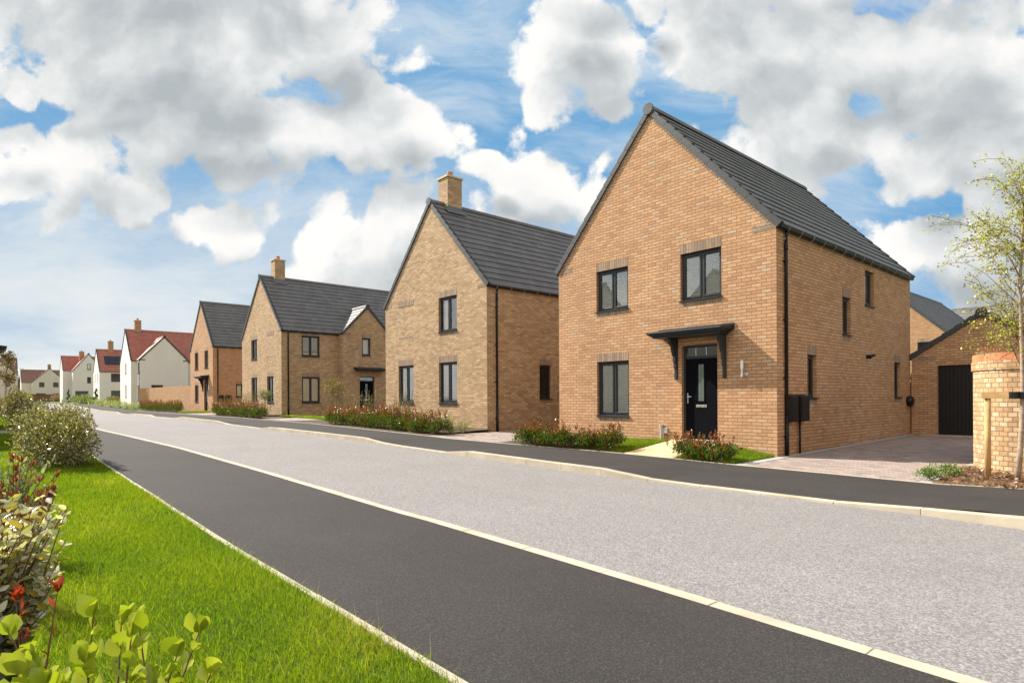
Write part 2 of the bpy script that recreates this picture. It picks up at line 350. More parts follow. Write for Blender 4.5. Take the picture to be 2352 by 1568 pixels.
def paver():
    m, N, b = newmat('paver'); pos = N.new('ShaderNodeNewGeometry').outputs['Position']; p = N.sep(pos)
    rv = N.math('DIVIDE', p[1], .105); row = N.math('FLOOR', rv); bu = N.math('ADD', N.math('DIVIDE', p[0], .21), N.math('MULTIPLY', N.math('FLOORED_MODULO', row, 2), .5)); col = N.math('FLOOR', bu)
    fu = N.math('SUBTRACT', bu, col); fv = N.math('SUBTRACT', rv, row)
    d = N.math('MINIMUM', N.math('MULTIPLY', N.math('MINIMUM', fu, N.math('SUBTRACT', 1, fu)), .21), N.math('MULTIPLY', N.math('MINIMUM', fv, N.math('SUBTRACT', 1, fv)), .105))
    wn = N.new('ShaderNodeTexWhiteNoise', noise_dimensions='3D'); N.put(wn.inputs['Vector'], N.comb(col, row, 7))
    c = N.ramp(wn.outputs['Value'], [(0, (.20, .18, .165)), (.3, (.29, .235, .205)), (.55, (.35, .245, .205)), (.8, (.38, .31, .27)), (1, (.26, .245, .235))])
    c = N.mix(1.0, c, N.ramp(N.noise(pos, 40, 4).outputs[0], [(.3, (.85,) * 3), (.7, (1.12,) * 3)]), 'MULTIPLY')
    mk = N.mapr(d, .0025, .006); c = N.mix(mk, (.09, .075, .065), c); N.l.new(c, b.inputs['Base Color']); b.inputs['Roughness'].default_value = .9
    bump(N, b, mk, .6, .004); return m
M['paver'] = paver()
M['paver_edge'] = simple('paver_edge', (.34, .34, .32), .9, var=.15)
def leaf_mat(name, trans=.35, rough=.42, spec=.5, back=None):
    m, N, b = newmat(name); out = N.n['Material Output']
    a = N.new('ShaderNodeVertexColor'); a.layer_name = 'Col'; c = a.outputs[0]
    if back:
        g = N.new('ShaderNodeNewGeometry').outputs['Backfacing']; c = N.mix(g, c, back)
    N.l.new(c, b.inputs['Base Color']); b.inputs['Roughness'].default_value = rough; b.inputs['Specular IOR Level'].default_value = spec
    t = N.new('ShaderNodeBsdfTranslucent'); N.l.new(N.mix(1.0, c, (1.15, 1.2, .55), 'MULTIPLY'), t.inputs[0])
    mx = N.new('ShaderNodeMixShader'); mx.inputs[0].default_value = trans
    N.l.new(b.outputs[0], mx.inputs[1]); N.l.new(t.outputs[0], mx.inputs[2]); N.l.new(mx.outputs[0], out.inputs[0]); return m
M['leaf'] = leaf_mat('leaf'); M['leaf_gloss'] = leaf_mat('leaf_gloss', .32, .28, .6); M['grass'] = leaf_mat('grass', .5, .5, .3)
M['bark_tree'] = simple('bark_tree', (.34, .25, .18), .85, var=.45, scale=18, bumpy=.006)
M['twig'] = simple('twig', (.12, .06, .035), .8, var=.3)
M['grass_stem'] = simple('grass_stem', (.10, .05, .03), .7)

# ---------------------------------------------------------------- terrain
HP = [(-500, 1.2), (-300, 1.0), (-150, .9), (-80, .7), (-60, .35), (-47, .28), (-34, .30), (-15.6, .16), (-6, 0), (300, 0)]
def hz(x):
    for (a, b), (c, d) in zip(HP, HP[1:]):
        if x <= c: return b + (d - b) * (max(x, a) - a) / (c - a)
    return HP[-1][1]
def pl(P):
    P = sorted(P)
    def f(x):
        if x <= P[0][0]: return P[0][1]
        for (a, b), (c, d) in zip(P, P[1:]):
            if x <= c: return b + (d - b) * (x - a) / (c - a)
        return P[-1][1]
    f.k = [p[0] for p in P]; return f
def strip(name, x0, x1, yl, yu, m, zl=0, zu=None, label=None, kind='structure', step=1.0, thick=0, rows=1):
    c = lambda q: q if callable(q) else (lambda x: q)
    ks = set()
    for q in (yl, yu, zl, zu):
        if hasattr(q, 'k'): ks |= set(q.k)
    yl, yu, zl = c(yl), c(yu), c(zl); zu = zl if zu is None else c(zu)
    xs = {x0, x1} | {k for k in ks if x0 < k < x1} | {h[0] for h in HP if x0 < h[0] < x1}
    x = x0
    while x < x1: xs.add(round(x, 4)); x += step
    xs = sorted(xs); mb = MB()
    for a, b in zip(xs, xs[1:]):
        for r in range(rows):
            t0, t1 = r / rows, (r + 1) / rows
            pt = lambda x, t: (x, yl(x) + (yu(x) - yl(x)) * t, hz(x) + zl(x) + (zu(x) - zl(x)) * t)
            mb.quad(pt(a, t0), pt(b, t0), pt(b, t1), pt(a, t1))
        if thick:
            for f, z in ((yl, zl), (yu, zu)):
                mb.quad((a, f(a), hz(a) + z(a)), (b, f(b), hz(b) + z(b)), (b, f(b), hz(b) + z(b) - thick), (a, f(a), hz(a) + z(a) - thick))
    if thick:
        for x in (x0, x1): mb.quad((x, yl(x), hz(x)+zl(x)), (x, yu(x), hz(x)+zu(x)), (x, yu(x), hz(x)+zu(x)-thick), (x, yl(x), hz(x)+zl(x)-thick))
    o = mb.build(name, m)
    return tag(o, label, None, None, kind)
near_e = pl([(-185, 1.0), (-110, 1.0), (-60, 2.3), (-40, 2.75), (-25, 3.1), (-21.5, 3.25), (-16.4, 3.42), (-10.6, 3.55), (-5.4, 3.59), (-2.5, 3.48), (-.7, 3.38), (6, 3.1), (30, 2.0)])
kerb_y = pl([(-185, 4.0), (-110, 6.3), (-60, 7.0), (-47, 7.45), (-28, 7.6), (-14, 7.65), (-6.5, 7.75), (-5.6, 7.8), (-2.1, 7.78), (-1.2, 7.65), (6, 7.4), (30, 6.5)])
back_y = pl([(-185, 6.5), (-110, 8.6), (-60, 9.7), (-47, 10.3), (-30, 10.25), (-25, 10.5), (-14, 9.95), (-11.6, 10.2), (-8.3, 10.65), (-5.7, 10.65), (-2.5, 10.40), (-1.6, 10.7), (6, 10.6), (30, 9.5)])
up_k = pl([(-200, .10), (-53, .10), (-52, .015), (-49.2, .015), (-48.3, .10), (-42.4, .10), (-41.6, .015), (-36.2, .015), (-35.3, .10), (-28.2, .10), (-27.2, .015), (-22.9, .015), (-22.0, .10), (-14.6, .10), (-13.7, .015), (-11.1, .015), (-10.3, .10), (-6.5, .10), (-5.55, .015), (-2.5, .015), (-1.5, .10), (40, .10)])
off = lambda f, d: (lambda g: (setattr(g, 'k', f.k), g)[1])(lambda x: f(x) + d)
RD = -.015
strip('ground', -500, 300, -400, 500, M['far_grass'], -.22, step=20)
strip('road', -185, 30, near_e, kerb_y, M['road'], RD, step=2, rows=3)
# joints in the road edge: pale flush kerb along the near side
def kerb_line(name, label, ya, yb, top, x0, x1, seg=.915):
    mb = MB(); x = x0
    while x < x1:
        e = min(x + seg, x1); a, b = x + .002, e - .002
        dz = random.uniform(-.002, .002); dy = random.uniform(-.003, .003)
        p = [(a, ya(a)+dy), (b, ya(b)+dy), (b, yb(b)+dy), (a, yb(a)+dy)]
        mb.hexa([(q[0], q[1], hz(q[0]) - .15) for q in p] + [(q[0], q[1], hz(q[0]) + (top(q[0]) if callable(top) else top) + dz) for q in p])
        x = e
    o = mb.build(name, M['concrete'], bevel=.006)
    return tag(o, None, None, None, 'structure')
kerb_line('edging', '', off(near_e, -.065), off(near_e, .065), -.004, -110, 16)
kerb_line('kerb', '', off(kerb_y, -.0), off(kerb_y, .14), up_k, -110, 16)
kerb_line('edging', '', (lambda x: 1.60), (lambda x: 1.65), .008, -110, 8)
kerb_line('edging', '', off(back_y, -.02), off(back_y, .03), .028, -60, 14)
strip('pavement', -110, 30, 1.65, off(near_e, -.065), M['tarmac'], 0, step=2)
strip('pavement', -185, 30, off(kerb_y, .14), off(back_y, -.02), M['tarmac'], (lambda g: (setattr(g, 'k', up_k.k), g)[1])(lambda x: up_k(x) - .004), .02, step=1.2, rows=2)
strip('lawn', -110, 12, -25, 1.60, M['lawn'], -.012, step=4)
strip('lawn', -185, -110, -25, 1.0, M['lawn'], -.012, step=10)
strip('path', -27.6, -25.2, -8, 1.60, M['concrete'], .01, step=1.2)
strip('path', -41.5, -40.9, -8, 1.60, M['concrete'], .01, step=.6)

# front gardens on the far side
gz = pl([(-185, .1), (-16, .12), (-15.7, .03), (-12.4, .03), (-12.2, .15), (-9.6, .17), (-8.2, .235), (-6.9, .19), (-5.88, .03), (-5.7, .02), (-2.6, .02), (-2.45, .12), (20, .12)])
FY = 12.55
strip('garden_bed', -22.5, -15.45, off(back_y, .03), FY + .1, M['soil'], .03, .12)
strip('driveway', -15.45, -12.2, off(back_y, .03), 26, M['paver'], .02, .05)
strip('garden_bed', -12.2, -8.42, off(back_y, .03), FY + .1, M['soil'], .025, (lambda g: (setattr(g, 'k', gz.k), g)[1])(lambda x: gz(x)))
strip('garden_path', -8.42, -7.18, off(back_y, .03), FY + .1, M['flag'], .03, .245, thick=.05)
strip('garden_bed', -7.18, -5.84, off(back_y, .03), FY + .1, M['soil'], .02, (lambda g: (setattr(g, 'k', gz.k), g)[1])(lambda x: gz(x)))
strip('driveway', -5.84, -2.58, off(back_y, .03), 22, M['paver'], .01, .13)
strip('driveway_edge', -5.84, -5.64, off(back_y, .035), 21.3, M['paver_edge'], .016, .135)
strip('driveway_edge', -2.78, -2.58, off(back_y, .035), 14, M['paver_edge'], .016, .055)
strip('mulch', -2.58, 12, off(back_y, .03), 12.2, M['bark'], .03, .15)
strip('garden_bed', -34.3, -22.5, off(back_y, .03), 30, M['soil'], .03, .08)
strip('lawn', -33.9, -24.5, 12.2, 13.6, M['lawn'], .075, .08)
strip('driveway', -31.0, -27.6, off(back_y, .03), 22, M['paver'], .045, .10)
strip('garden_bed', -41.3, -34.3, off(back_y, .03), FY + .1, M['soil'], .03, .12)
strip('driveway', -47.2, -41.4, off(back_y, .03), 26, M['paver'], .045, .10)
strip('garden_bed', -60, -47.2, off(back_y, .03), 20, M['soil'], .03, .12)
strip('garden_bed', -185, -60, off(back_y, .03), 26, M['lawn'], .03, .08, step=8)

# ---------------------------------------------------------------- house kit
def Pfront(y0=0): return lambda u, d, z: (u, y0 + d, z)
def Pright(x0=0): return lambda u, d, z: (x0 - d, u, z)
def Pleft(x0): return lambda u, d, z: (x0 + d, u, z)
def Pback(y1): return lambda u, d, z: (u, y1 - d, z)
def wallface(mb, P, u0, u1, z0, z1, ops, rev=.10):
    us = sorted({u0, u1} | {o[0] for o in ops} | {o[1] for o in ops}); zs = sorted({z0, z1} | {o[2] for o in ops} | {o[3] for o in ops})
    for a, b in zip(us, us[1:]):
        for c, d in zip(zs, zs[1:]):
            mu, mz = (a + b) / 2, (c + d) / 2
            if any(o[0] < mu < o[1] and o[2] < mz < o[3] for o in ops): continue
            mb.quad(P(a, 0, c), P(b, 0, c), P(b, 0, d), P(a, 0, d))
    for o in ops:
        r = o[4] if len(o) > 4 and not isinstance(o[4], str) else rev
        a, b, c, d = o[:4]
        mb.quad(P(a, 0, c), P(a, r, c), P(a, r, d), P(a, 0, d)); mb.quad(P(b, 0, c), P(b, r, c), P(b, r, d), P(b, 0, d))
        mb.quad(P(a, 0, d), P(b, 0, d), P(b, r, d), P(a, r, d)); mb.quad(P(a, 0, c), P(b, 0, c), P(b, r, c), P(a, r, c))
def window(par, P, u0, u1, z0, z1, cas=2, blind='slat', lint=True, detail=2, fm=None, lm=None, rev=.10):
    fm = fm or M['anthracite']; lm = lm or M['brick_brown']; a = min(u0, u1); b = max(u0, u1)
    f = MB(); t = .05 if detail else .085; r0, r1 = rev - .012, rev + .05
    if not detail: f.pbox(P, a + .02, b - .02, rev + .35, rev + .37, z0, z1)
    f.pbox(P, a, a + t, r0, r1, z0, z1); f.pbox(P, b - t, b, r0, r1, z0, z1); f.pbox(P, a + t, b - t, r0, r1, z1 - t, z1); f.pbox(P, a + t, b - t, r0, r1, z0, z0 + t)
    w = (b - a - 2 * t) / cas
    for i in range(1, cas): f.pbox(P, a + t + w * i - .022, a + t + w * i + .022, r0 + .002, r1, z0 + t, z1 - t)
    win = f.build('window', fm, par, bevel=.004 if detail > 1 else 0)
    g = MB()
    for i in range(cas):
        s = MB()
        c0 = a + t + w * i + (.022 if i else 0); c1 = a + t + w * (i + 1) - (.022 if i < cas - 1 else 0); q = .042
        if detail > 0:
            s.pbox(P, c0, c0 + q, r0 - .012, r1 - .01, z0 + t, z1 - t); s.pbox(P, c1 - q, c1, r0 - .012, r1 - .01, z0 + t, z1 - t)
            s.pbox(P, c0 + q, c1 - q, r0 - .012, r1 - .01, z1 - t - q, z1 - t); s.pbox(P, c0 + q, c1 - q, r0 - .012, r1 - .01, z0 + t, z0 + t + q)
            s.build('sash', fm, win, bevel=.004 if detail > 1 else 0)
            g.quad(P(c0 + q, r0 + .02, z0 + t + q), P(c1 - q, r0 + .02, z0 + t + q), P(c1 - q, r0 + .02, z1 - t - q), P(c0 + q, r0 + .02, z1 - t - q))
        else: g.quad(P(c0, r0 + .02, z0 + t), P(c1, r0 + .02, z0 + t), P(c1, r0 + .02, z1 - t), P(c0, r0 + .02, z1 - t))
    g.build('glass', M['glass'] if detail else M['dark_glass'], win)
    if detail > 1:
        for i in range(cas):
            v = MB(); c = a + t + w * (i + .5); v.pbox(P, c - .13, c + .13, r0 - .028, r0 - .012, z1 - t - .030, z1 - t - .012)
            v.build('trickle_vent', M['anthracite'], win)
    if blind == 'slat':
        s = MB(); z = z1 - .06; top = P(0, 0, 0)
        s.pbox(P, a + .05, b - .05, rev + .032, rev + .07, z1 - .10, z1 - .05)
        z -= .07; k = 0
        while z > z0 + .08:
            s.hexa([P(a + .06, rev + .032, z - .022), P(b - .06, rev + .032, z - .022), P(b - .06, rev + .055, z + .020), P(a + .06, rev + .055, z + .020),
                    P(a + .06, rev + .032, z - .016), P(b - .06, rev + .032, z - .016), P(b - .06, rev + .055, z + .020), P(a + .06, rev + .055, z + .020)])
            z -= .05
        s.pbox(P, a + .06, b - .06, rev + .032, rev + .07, z0 + .055, z0 + .08)
        for c in (a + .25, b - .25): s.pbox(P, c - .0015, c + .0015, rev + .029, rev + .031, z0 + .06, z1 - .08)
        s.build('blind', M['blind'], win)
    elif blind == 'curtain':
        
        for c in (a + .04, b - .04 - (b-a)*.2): s = MB(); s.pbox(P, c, c + (b-a)*.2, rev + .12, rev + .2, z0 + .03, z1 - .05); s.build('curtain', M['blind'], win)
    elif blind == 'half':
        s = MB(); s.pbox(P, a + .06, b - .06, rev + .12, rev + .13, z0 + (z1 - z0) * .35, z1 - .05); s.build('blind', M['blind'], win)
    elif blind == 'roller':
        s = MB(); s.pbox(P, a + .05, b - .05, rev + .10, rev + .11, z0 + .06, z1 - .05); s.build('blind', M['blind'], win)
    # sill
    s = MB(); s.hexa([P(a - .02, -.05, z0 - .028), P(b + .02, -.05, z0 - .028), P(b + .02, rev, z0 - .012), P(a - .02, rev, z0 - .012), P(a - .02, -.05, z0 - .006), P(b + .02, -.05, z0 - .006), P(b + .02, rev - .02, z0 + .012), P(a - .02, rev - .02, z0 + .012)])
    s.build('window_sill', fm, win)
    if lint:
        s = MB(); s.pbox(P, a - .0, b + .0, -.004, .05, z1, z1 + .225); s.build('lintel', lm, win)
        s = MB(); s.pbox(P, a, b, -.003, .05, z0 - .145, z0 - .03); s.build('sill_brick', lm, win)
    return win
def door(par, P, u0, u1, z0, z1, detail=2, slot=True, topl=.26, rev=.10):
    a, b = min(u0, u1), max(u0, u1); f = MB(); t = .055; r0, r1 = rev - .01, rev + .06
    f.pbox(P, a, a + t, r0, r1, z0, z1); f.pbox(P, b - t, b, r0, r1, z0, z1); f.pbox(P, a + t, b - t, r0, r1, z1 - t, z1); f.pbox(P, a + t, b - t, r0, r1, z1 - topl - .06, z1 - topl)
    d = MB(); d.pbox(P, a + t + .004, b - t - .004, r0 + .012, r1 - .01, z0 + .04, z1 - topl - .064)
    leaf = d.build('door', M['door_black'], par, bevel=.003)
    f.build('door_frame', M['anthracite'], leaf, bevel=.004)
    g = MB(); g.pbox(P, a + t, b - t, r0 + .02, r0 + .03, z1 - topl, z1 - t); g.build('fanlight', M['glass'], leaf)
    m = (a + b) / 2; w = .10 if slot else .08
    zt = z1 - topl - .17; zb = zt - .92
    c = MB(); c.pbox(P, m - w, m + w, r0 + .002, r0 + .012, zb, zt); c.build('glass_surround', M['door_black'], leaf, bevel=.003)
    if detail > 0:
        g = MB(); g.pbox(P, m - w + .03, m + w - .03, r0 - .001, r0 + .004, zb + .03, zt - .03); g.build('door_glass', M['door_glass'], leaf)
        c = MB()
        for q in (-.035, .035): c.pbox(P, m + q - .002, m + q + .002, r0 - .003, r0, zb + .03, zt - .03)
        for q in (zb + .08, zt - .08): c.pbox(P, m - w + .03, m + w - .03, r0 - .0035, r0, q - .002, q + .002)
        c.build('lead_strip', M['chrome'], leaf)
        c = MB(); c.pbox(P, a + t + .04, a + t + .07, r0 - .004, r0 + .012, z0 + .88, z0 + 1.13); c.pbox(P, a + t + .045, a + t + .17, r0 - .04, r0 - .022, z0 + 1.03, z0 + 1.05); c.pbox(P, a + t + .045, a + t + .065, r0 - .04, r0, z0 + 1.03, z0 + 1.05)
        c.build('door_handle', M['chrome'], leaf, bevel=.003)
        c = MB(); c.pbox(P, m - .14, m + .14, r0 + .0, r0 + .012, z0 + .79, z0 + .85); c.build('letter_plate', M['chrome'], leaf, bevel=.003)
        for q in (.33, .66):
            c = MB(); uu = a + t + (b - a - 2 * t) * q; c.pbox(P, uu - .008, uu + .008, r0 + .010, r0 + .018, z1 - topl + .02, z1 - t - .02); c.build('glazing_bar', M['white_plastic'], leaf)
        c = MB(); c.pbox(P, a, b, -.03, r1, z0 - .03, z0 + .04); c.build('threshold', M['steel'], leaf, bevel=.004)
    return leaf
m, N, b = newmat('door_glass'); b.inputs['Base Color'].default_value = (.10, .125, .115, 1); b.inputs['Roughness'].default_value = .12; M['door_glass'] = m

def gable_roof(par, u0, u1, y0, y1, ze, za, n, tm, vm, along='y', over=.10, xf=None, ridge_m=None, verge_back=True, name='roof', slopes=(0, 1)):
    """tiled roof over u0..u1 with its ridge running along y; xf maps local points when the ridge runs along x"""
    xf = xf or (lambda p: p); um = (u0 + u1) / 2; mb = MB(); hw = (u1 - u0) / 2
    rise = (za - ze); sl = math.hypot(hw, rise); ux, uz = hw / sl, rise / sl
    X = lambda p: xf(p); vgs = []
    for side in slopes:
        s = -1 if side == 0 else 1; ue = u0 if side == 0 else u1
        tot = sl + over; g = tot / n
        def pt(dist, y, h):   # dist from eave edge upslope, h above the roof plane
            d = dist - over
            return X((ue - s * ux * d + s * uz * h, y, ze + uz * d + ux * h))
        for i in range(n):
            a, b2 = i * g, min((i + 1) * g + .03, tot)
            mb.hexa([pt(a, y0, .045), pt(a, y1, .045), pt(b2, y1, .012), pt(b2, y0, .012), pt(a, y0, .078), pt(a, y1, .078), pt(b2, y1, .045 if i < n - 1 else .06), pt(b2, y0, .045 if i < n - 1 else .06)])
            for ve, (ya, yb) in enumerate([(y0 - .05, y0 + .07)] + ([(y1 - .07, y1 + .05)] if verge_back else [])):
                if i == 0: vgs.append(MB())
                vg = vgs[-1] if i == 0 else vgs[len(vgs) - (2 if verge_back else 1) + ve]
                b3 = (i + 1) * g - .004
                vg.hexa([pt(a, ya, -.045), pt(a, yb, -.045), pt(b3, yb, -.055), pt(b3, ya, -.055), pt(a, ya, .105), pt(a, yb, .105), pt(b3, yb, .082), pt(b3, ya, .082)])
        # under-board closing the eave
        mb.hexa([pt(0, y0 + .01, -.02), pt(0, y1 - .01, -.02), pt(tot - .02, y1 - .01, -.02), pt(tot - .02, y0 + .01, -.02), pt(0, y0 + .01, .05), pt(0, y1 - .01, .05), pt(tot - .02, y1 - .01, .02), pt(tot - .02, y0 + .01, .02)])
    roof = mb.build(name, tm, par)
    for vg in vgs: vg.build('verge', vm, roof, bevel=.006)
    r = MB(); y = y0 - .05; zt = za + .105 / ux * ux
    zr = za + .075 / max(ux, .3) * 1.0
    while y < y1:
        e = min(y + .45, y1 + .05); pr = [(-.125, zr - .10), (-.115, zr - .03), (-.06, zr + .035), (0, zr + .055), (.06, zr + .035), (.115, zr - .03), (.125, zr - .10)]
        i0 = len(r.v); pts = [(um + p, y, z) for p, z in pr] + [(um + p, e - .006, z) for p, z in pr]
        r.v += [X(p) for p in pts]; k = len(pr)
        r.f.append(tuple(i0 + j for j in range(k))); r.f.append(tuple(i0 + k + j for j in range(k))[::-1])
        for j in range(k - 1): r.f.append((i0 + j, i0 + k + j, i0 + k + j + 1, i0 + j + 1))
        y = e
    r.build('ridge_tiles', ridge_m or tm, roof)
    # round end cap
    c = MB(); R = .15; k = 14; i0 = 0
    pr = [(R * math.cos(2 * math.pi * j / k), R * .95 * math.sin(2 * math.pi * j / k) - .03) for j in range(k)]
    for yy in (y0 - .075, y0 - .04): c.v += [X((um + p, yy, zr + .0 - .03 + q)) for p, q in pr]
    c.f.append(tuple(range(k))); c.f.append(tuple(range(k, 2 * k))[::-1])
    for j in range(k): c.f.append((j, k + j, k + (j + 1) % k, (j + 1) % k))
    c.build('ridge_end', ridge_m or vm, roof)
    return roof
def gutter(par, x, y0, y1, z, s=1, brackets=True, sp=.62):
    m = MB(); R = .055; pr = [(x + s * (.06 + R * math.cos(t)), z + R * math.sin(t)) for t in [math.pi * (1 + k / 7) for k in range(8)]]
    pr2 = [(x + s * (.06 + (R - .008) * math.cos(t)), z + (R - .008) * math.sin(t)) for t in [math.pi * (2 - k / 7) for k in range(8)]]
    m.prism(pr + pr2, 'y', y0, y1)
    o = m.build('gutter', M['black_plastic'], par, smooth=False)
    if brackets:
        y = y0 + .35; src = None
        while y < y1 - .1:
            if src is None:
                b = MB(); b.tube([(x + s*.012, 0, z - .22), (x + s*.012, 0, z - .10), (x + s*.07, 0, z - .065), (x + s*.12, 0, z - .01), (x + s*.115, 0, z + .03)], .0055, 5)
                src = b.build('gutter_bracket', M['steel'], o); src.location.y = y
            else:
                c = src.copy(); COL.objects.link(c); c.parent = o; c.location.y = y
            y += sp
    return o
def downpipe(par, x, y, ztop, zbot=0., s=1):
    m = MB(); m.tube([(x + s*.06, y, ztop), (x + s*.06, y, ztop - .12), (x + s*.05, y, ztop - .20)], .034, 10)
    m.tube([(x + s*.05, y, ztop - .18), (x + s*.045, y, ztop - .32), (x + s*.045, y, zbot)], .034, 12)
    m.tube([(x + s*.045, y, ztop - .30), (x + s*.045, y, ztop - .42)], .040, 12)
    m.tube([(x + s*.045, y, zbot + .9), (x + s*.045, y, zbot)], .042, 12)
    o = m.build('downpipe', M['black_plastic'], par, smooth=True)
    z = zbot + .45
    while z < ztop - .35:
        c = MB(); c.box(x, x + s * .03, y - .075, y + .075, z - .012, z + .012) if s > 0 else c.box(x - .03, x, y - .075, y + .075, z - .012, z + .012)
        c.tube([(x + s*.045, y, z - .014), (x + s*.045, y, z + .014)], .041, 12); c.build('pipe_clip', M['black_plastic'], o); z += 1.25
def chimney(par, x, y, zr, ztop, m, sx=.62, sy=.62, pots=1, flash=.62, simple_=False):
    c = MB(); c.box(x - sx/2, x + sx/2, y - sy/2, y + sy/2, zr - 1.0, ztop - .07); ch = c.build('chimney', m, par)
    k = MB(); k.box(x - sx/2 - .045, x + sx/2 + .045, y - sy/2 - .045, y + sy/2 + .045, ztop - .07, ztop); k.build('chimney_cap', M['stone_cap'], ch, bevel=.008)
    p = MB()
    p.tube([(x, y, ztop - .01), (x, y, ztop + .05), (x, y, ztop + .22), (x, y, ztop + .24)], [.13, .11, .10, .115], 14); p.build('chimney_pot', M['terracotta'], ch, smooth=True)
    if not simple_:
        f = MB(); t = 1.084  # lead flashing lying on the slope
        dx = sx/2 + .18; dz = dx * t
        f.hexa([(x + sx/2, y - sy/2 - .12, zr - sx/2*t + .115), (x + dx, y - sy/2 - .12, zr - dz + .115), (x + dx, y + sy/2 + .12, zr - dz + .115), (x + sx/2, y + sy/2 + .12, zr - sx/2*t + .115),
                (x + sx/2, y - sy/2 - .12, zr - sx/2*t + .135), (x + dx, y - sy/2 - .12, zr - dz + .135), (x + dx, y + sy/2 + .12, zr - dz + .135), (x + sx/2, y + sy/2 + .12, zr - sx/2*t + .135)])
        f.box(x - sx/2 - .006, x + sx/2 + .006, y - sy/2 - .006, y + sy/2 + .006, zr - .9, zr - .12)
        f.build('flashing', M['lead'], ch)
def canopy(par, P, u0, u1, zt, dep=.62, br=True, bu=None):
    m = MB(); a, b = min(u0, u1), max(u0, u1)
    def ring(e, z0, z1, dd):
        m.hexa([P(a + e, 0, z0), P(b - e, 0, z0), P(b - e, -dep + dd, z0), P(a + e, -dep + dd, z0), P(a + e, 0, z1), P(b - e, 0, z1), P(b - e, -dep + dd, z1), P(a + e, -dep + dd, z1)])
    z = zt - .17
    for e, z0, z1 in ((.12, z, z + .035), (.09, z + .035, z + .055), (.055, z + .055, z + .085), (.025, z + .085, z + .105), (0, z + .105, z + .135)): ring(e, z0, z1, e)
    m.hexa([P(a + .0, 0, z + .135), P(b, 0, z + .135), P(b, -dep, z + .135), P(a, -dep, z + .135), P(a, 0, z + .215), P(b, 0, z + .215), P(b - .02, -dep + .02, z + .15), P(a + .02, -dep + .02, z + .15)])
    m.pbox(P, a - .02, b + .02, -.03, 0, z + .10, z + .25)
    o = m.build('canopy', M['anthracite'], par, bevel=.004)
    if br:
        for uu in (bu or (a + .30, b - .30)):
            k = MB(); w = .036
            k.pbox(P, uu - w, uu + w, -.055, 0, z - .98, z)
            prof = [(-.055, z), (-.36, z), (-.36, z - .04), (-.31, z - .07), (-.28, z - .14), (-.23, z - .18), (-.20, z - .28), (-.17, z - .38), (-.12, z - .43), (-.12, z - .56), (-.09, z - .58), (-.09, z - .70), (-.055, z - .72)]
            i = len(k.v); n = len(prof); k.v += [P(uu - w, d, q) for d, q in prof] + [P(uu + w, d, q) for d, q in prof]
            k.f.append(tuple(range(i, i + n))); k.f.append(tuple(range(i + n, i + 2 * n))[::-1])
            for j in range(n): k.f.append((i + j, i + n + j, i + n + (j + 1) % n, i + (j + 1) % n))
            k.build('bracket', M['anthracite'], o, bevel=.003)
    return o
def corbel(par, P, u0, u1, ze, za, m):
    um = (u0 + u1) / 2; L = math.hypot(um - u0, za - ze); ux, uz = abs(um - u0) / L, (za - ze) / L
    for s, ue in ((1, u0), (-1, u1)):
        n = int(L / .075); mb = MB()
        for i in range(n):
            t0 = i * .075 + .005; t1 = i * .075 + .07
            q = lambda t, h, d: P(ue + s * (ux * t + uz * h), d, ze + uz * t - ux * h)
            if t0 > L - .03: break
            mb.hexa([q(t0, .115, -.008), q(t1, .115, -.008), q(t1, 0, -.008), q(t0, 0, -.008), q(t0, .115, .03), q(t1, .115, .03), q(t1, 0, .03), q(t0, 0, .03)])
        mb.build('verge_brick', m, par)
EH, AH = 4.97, 8.47
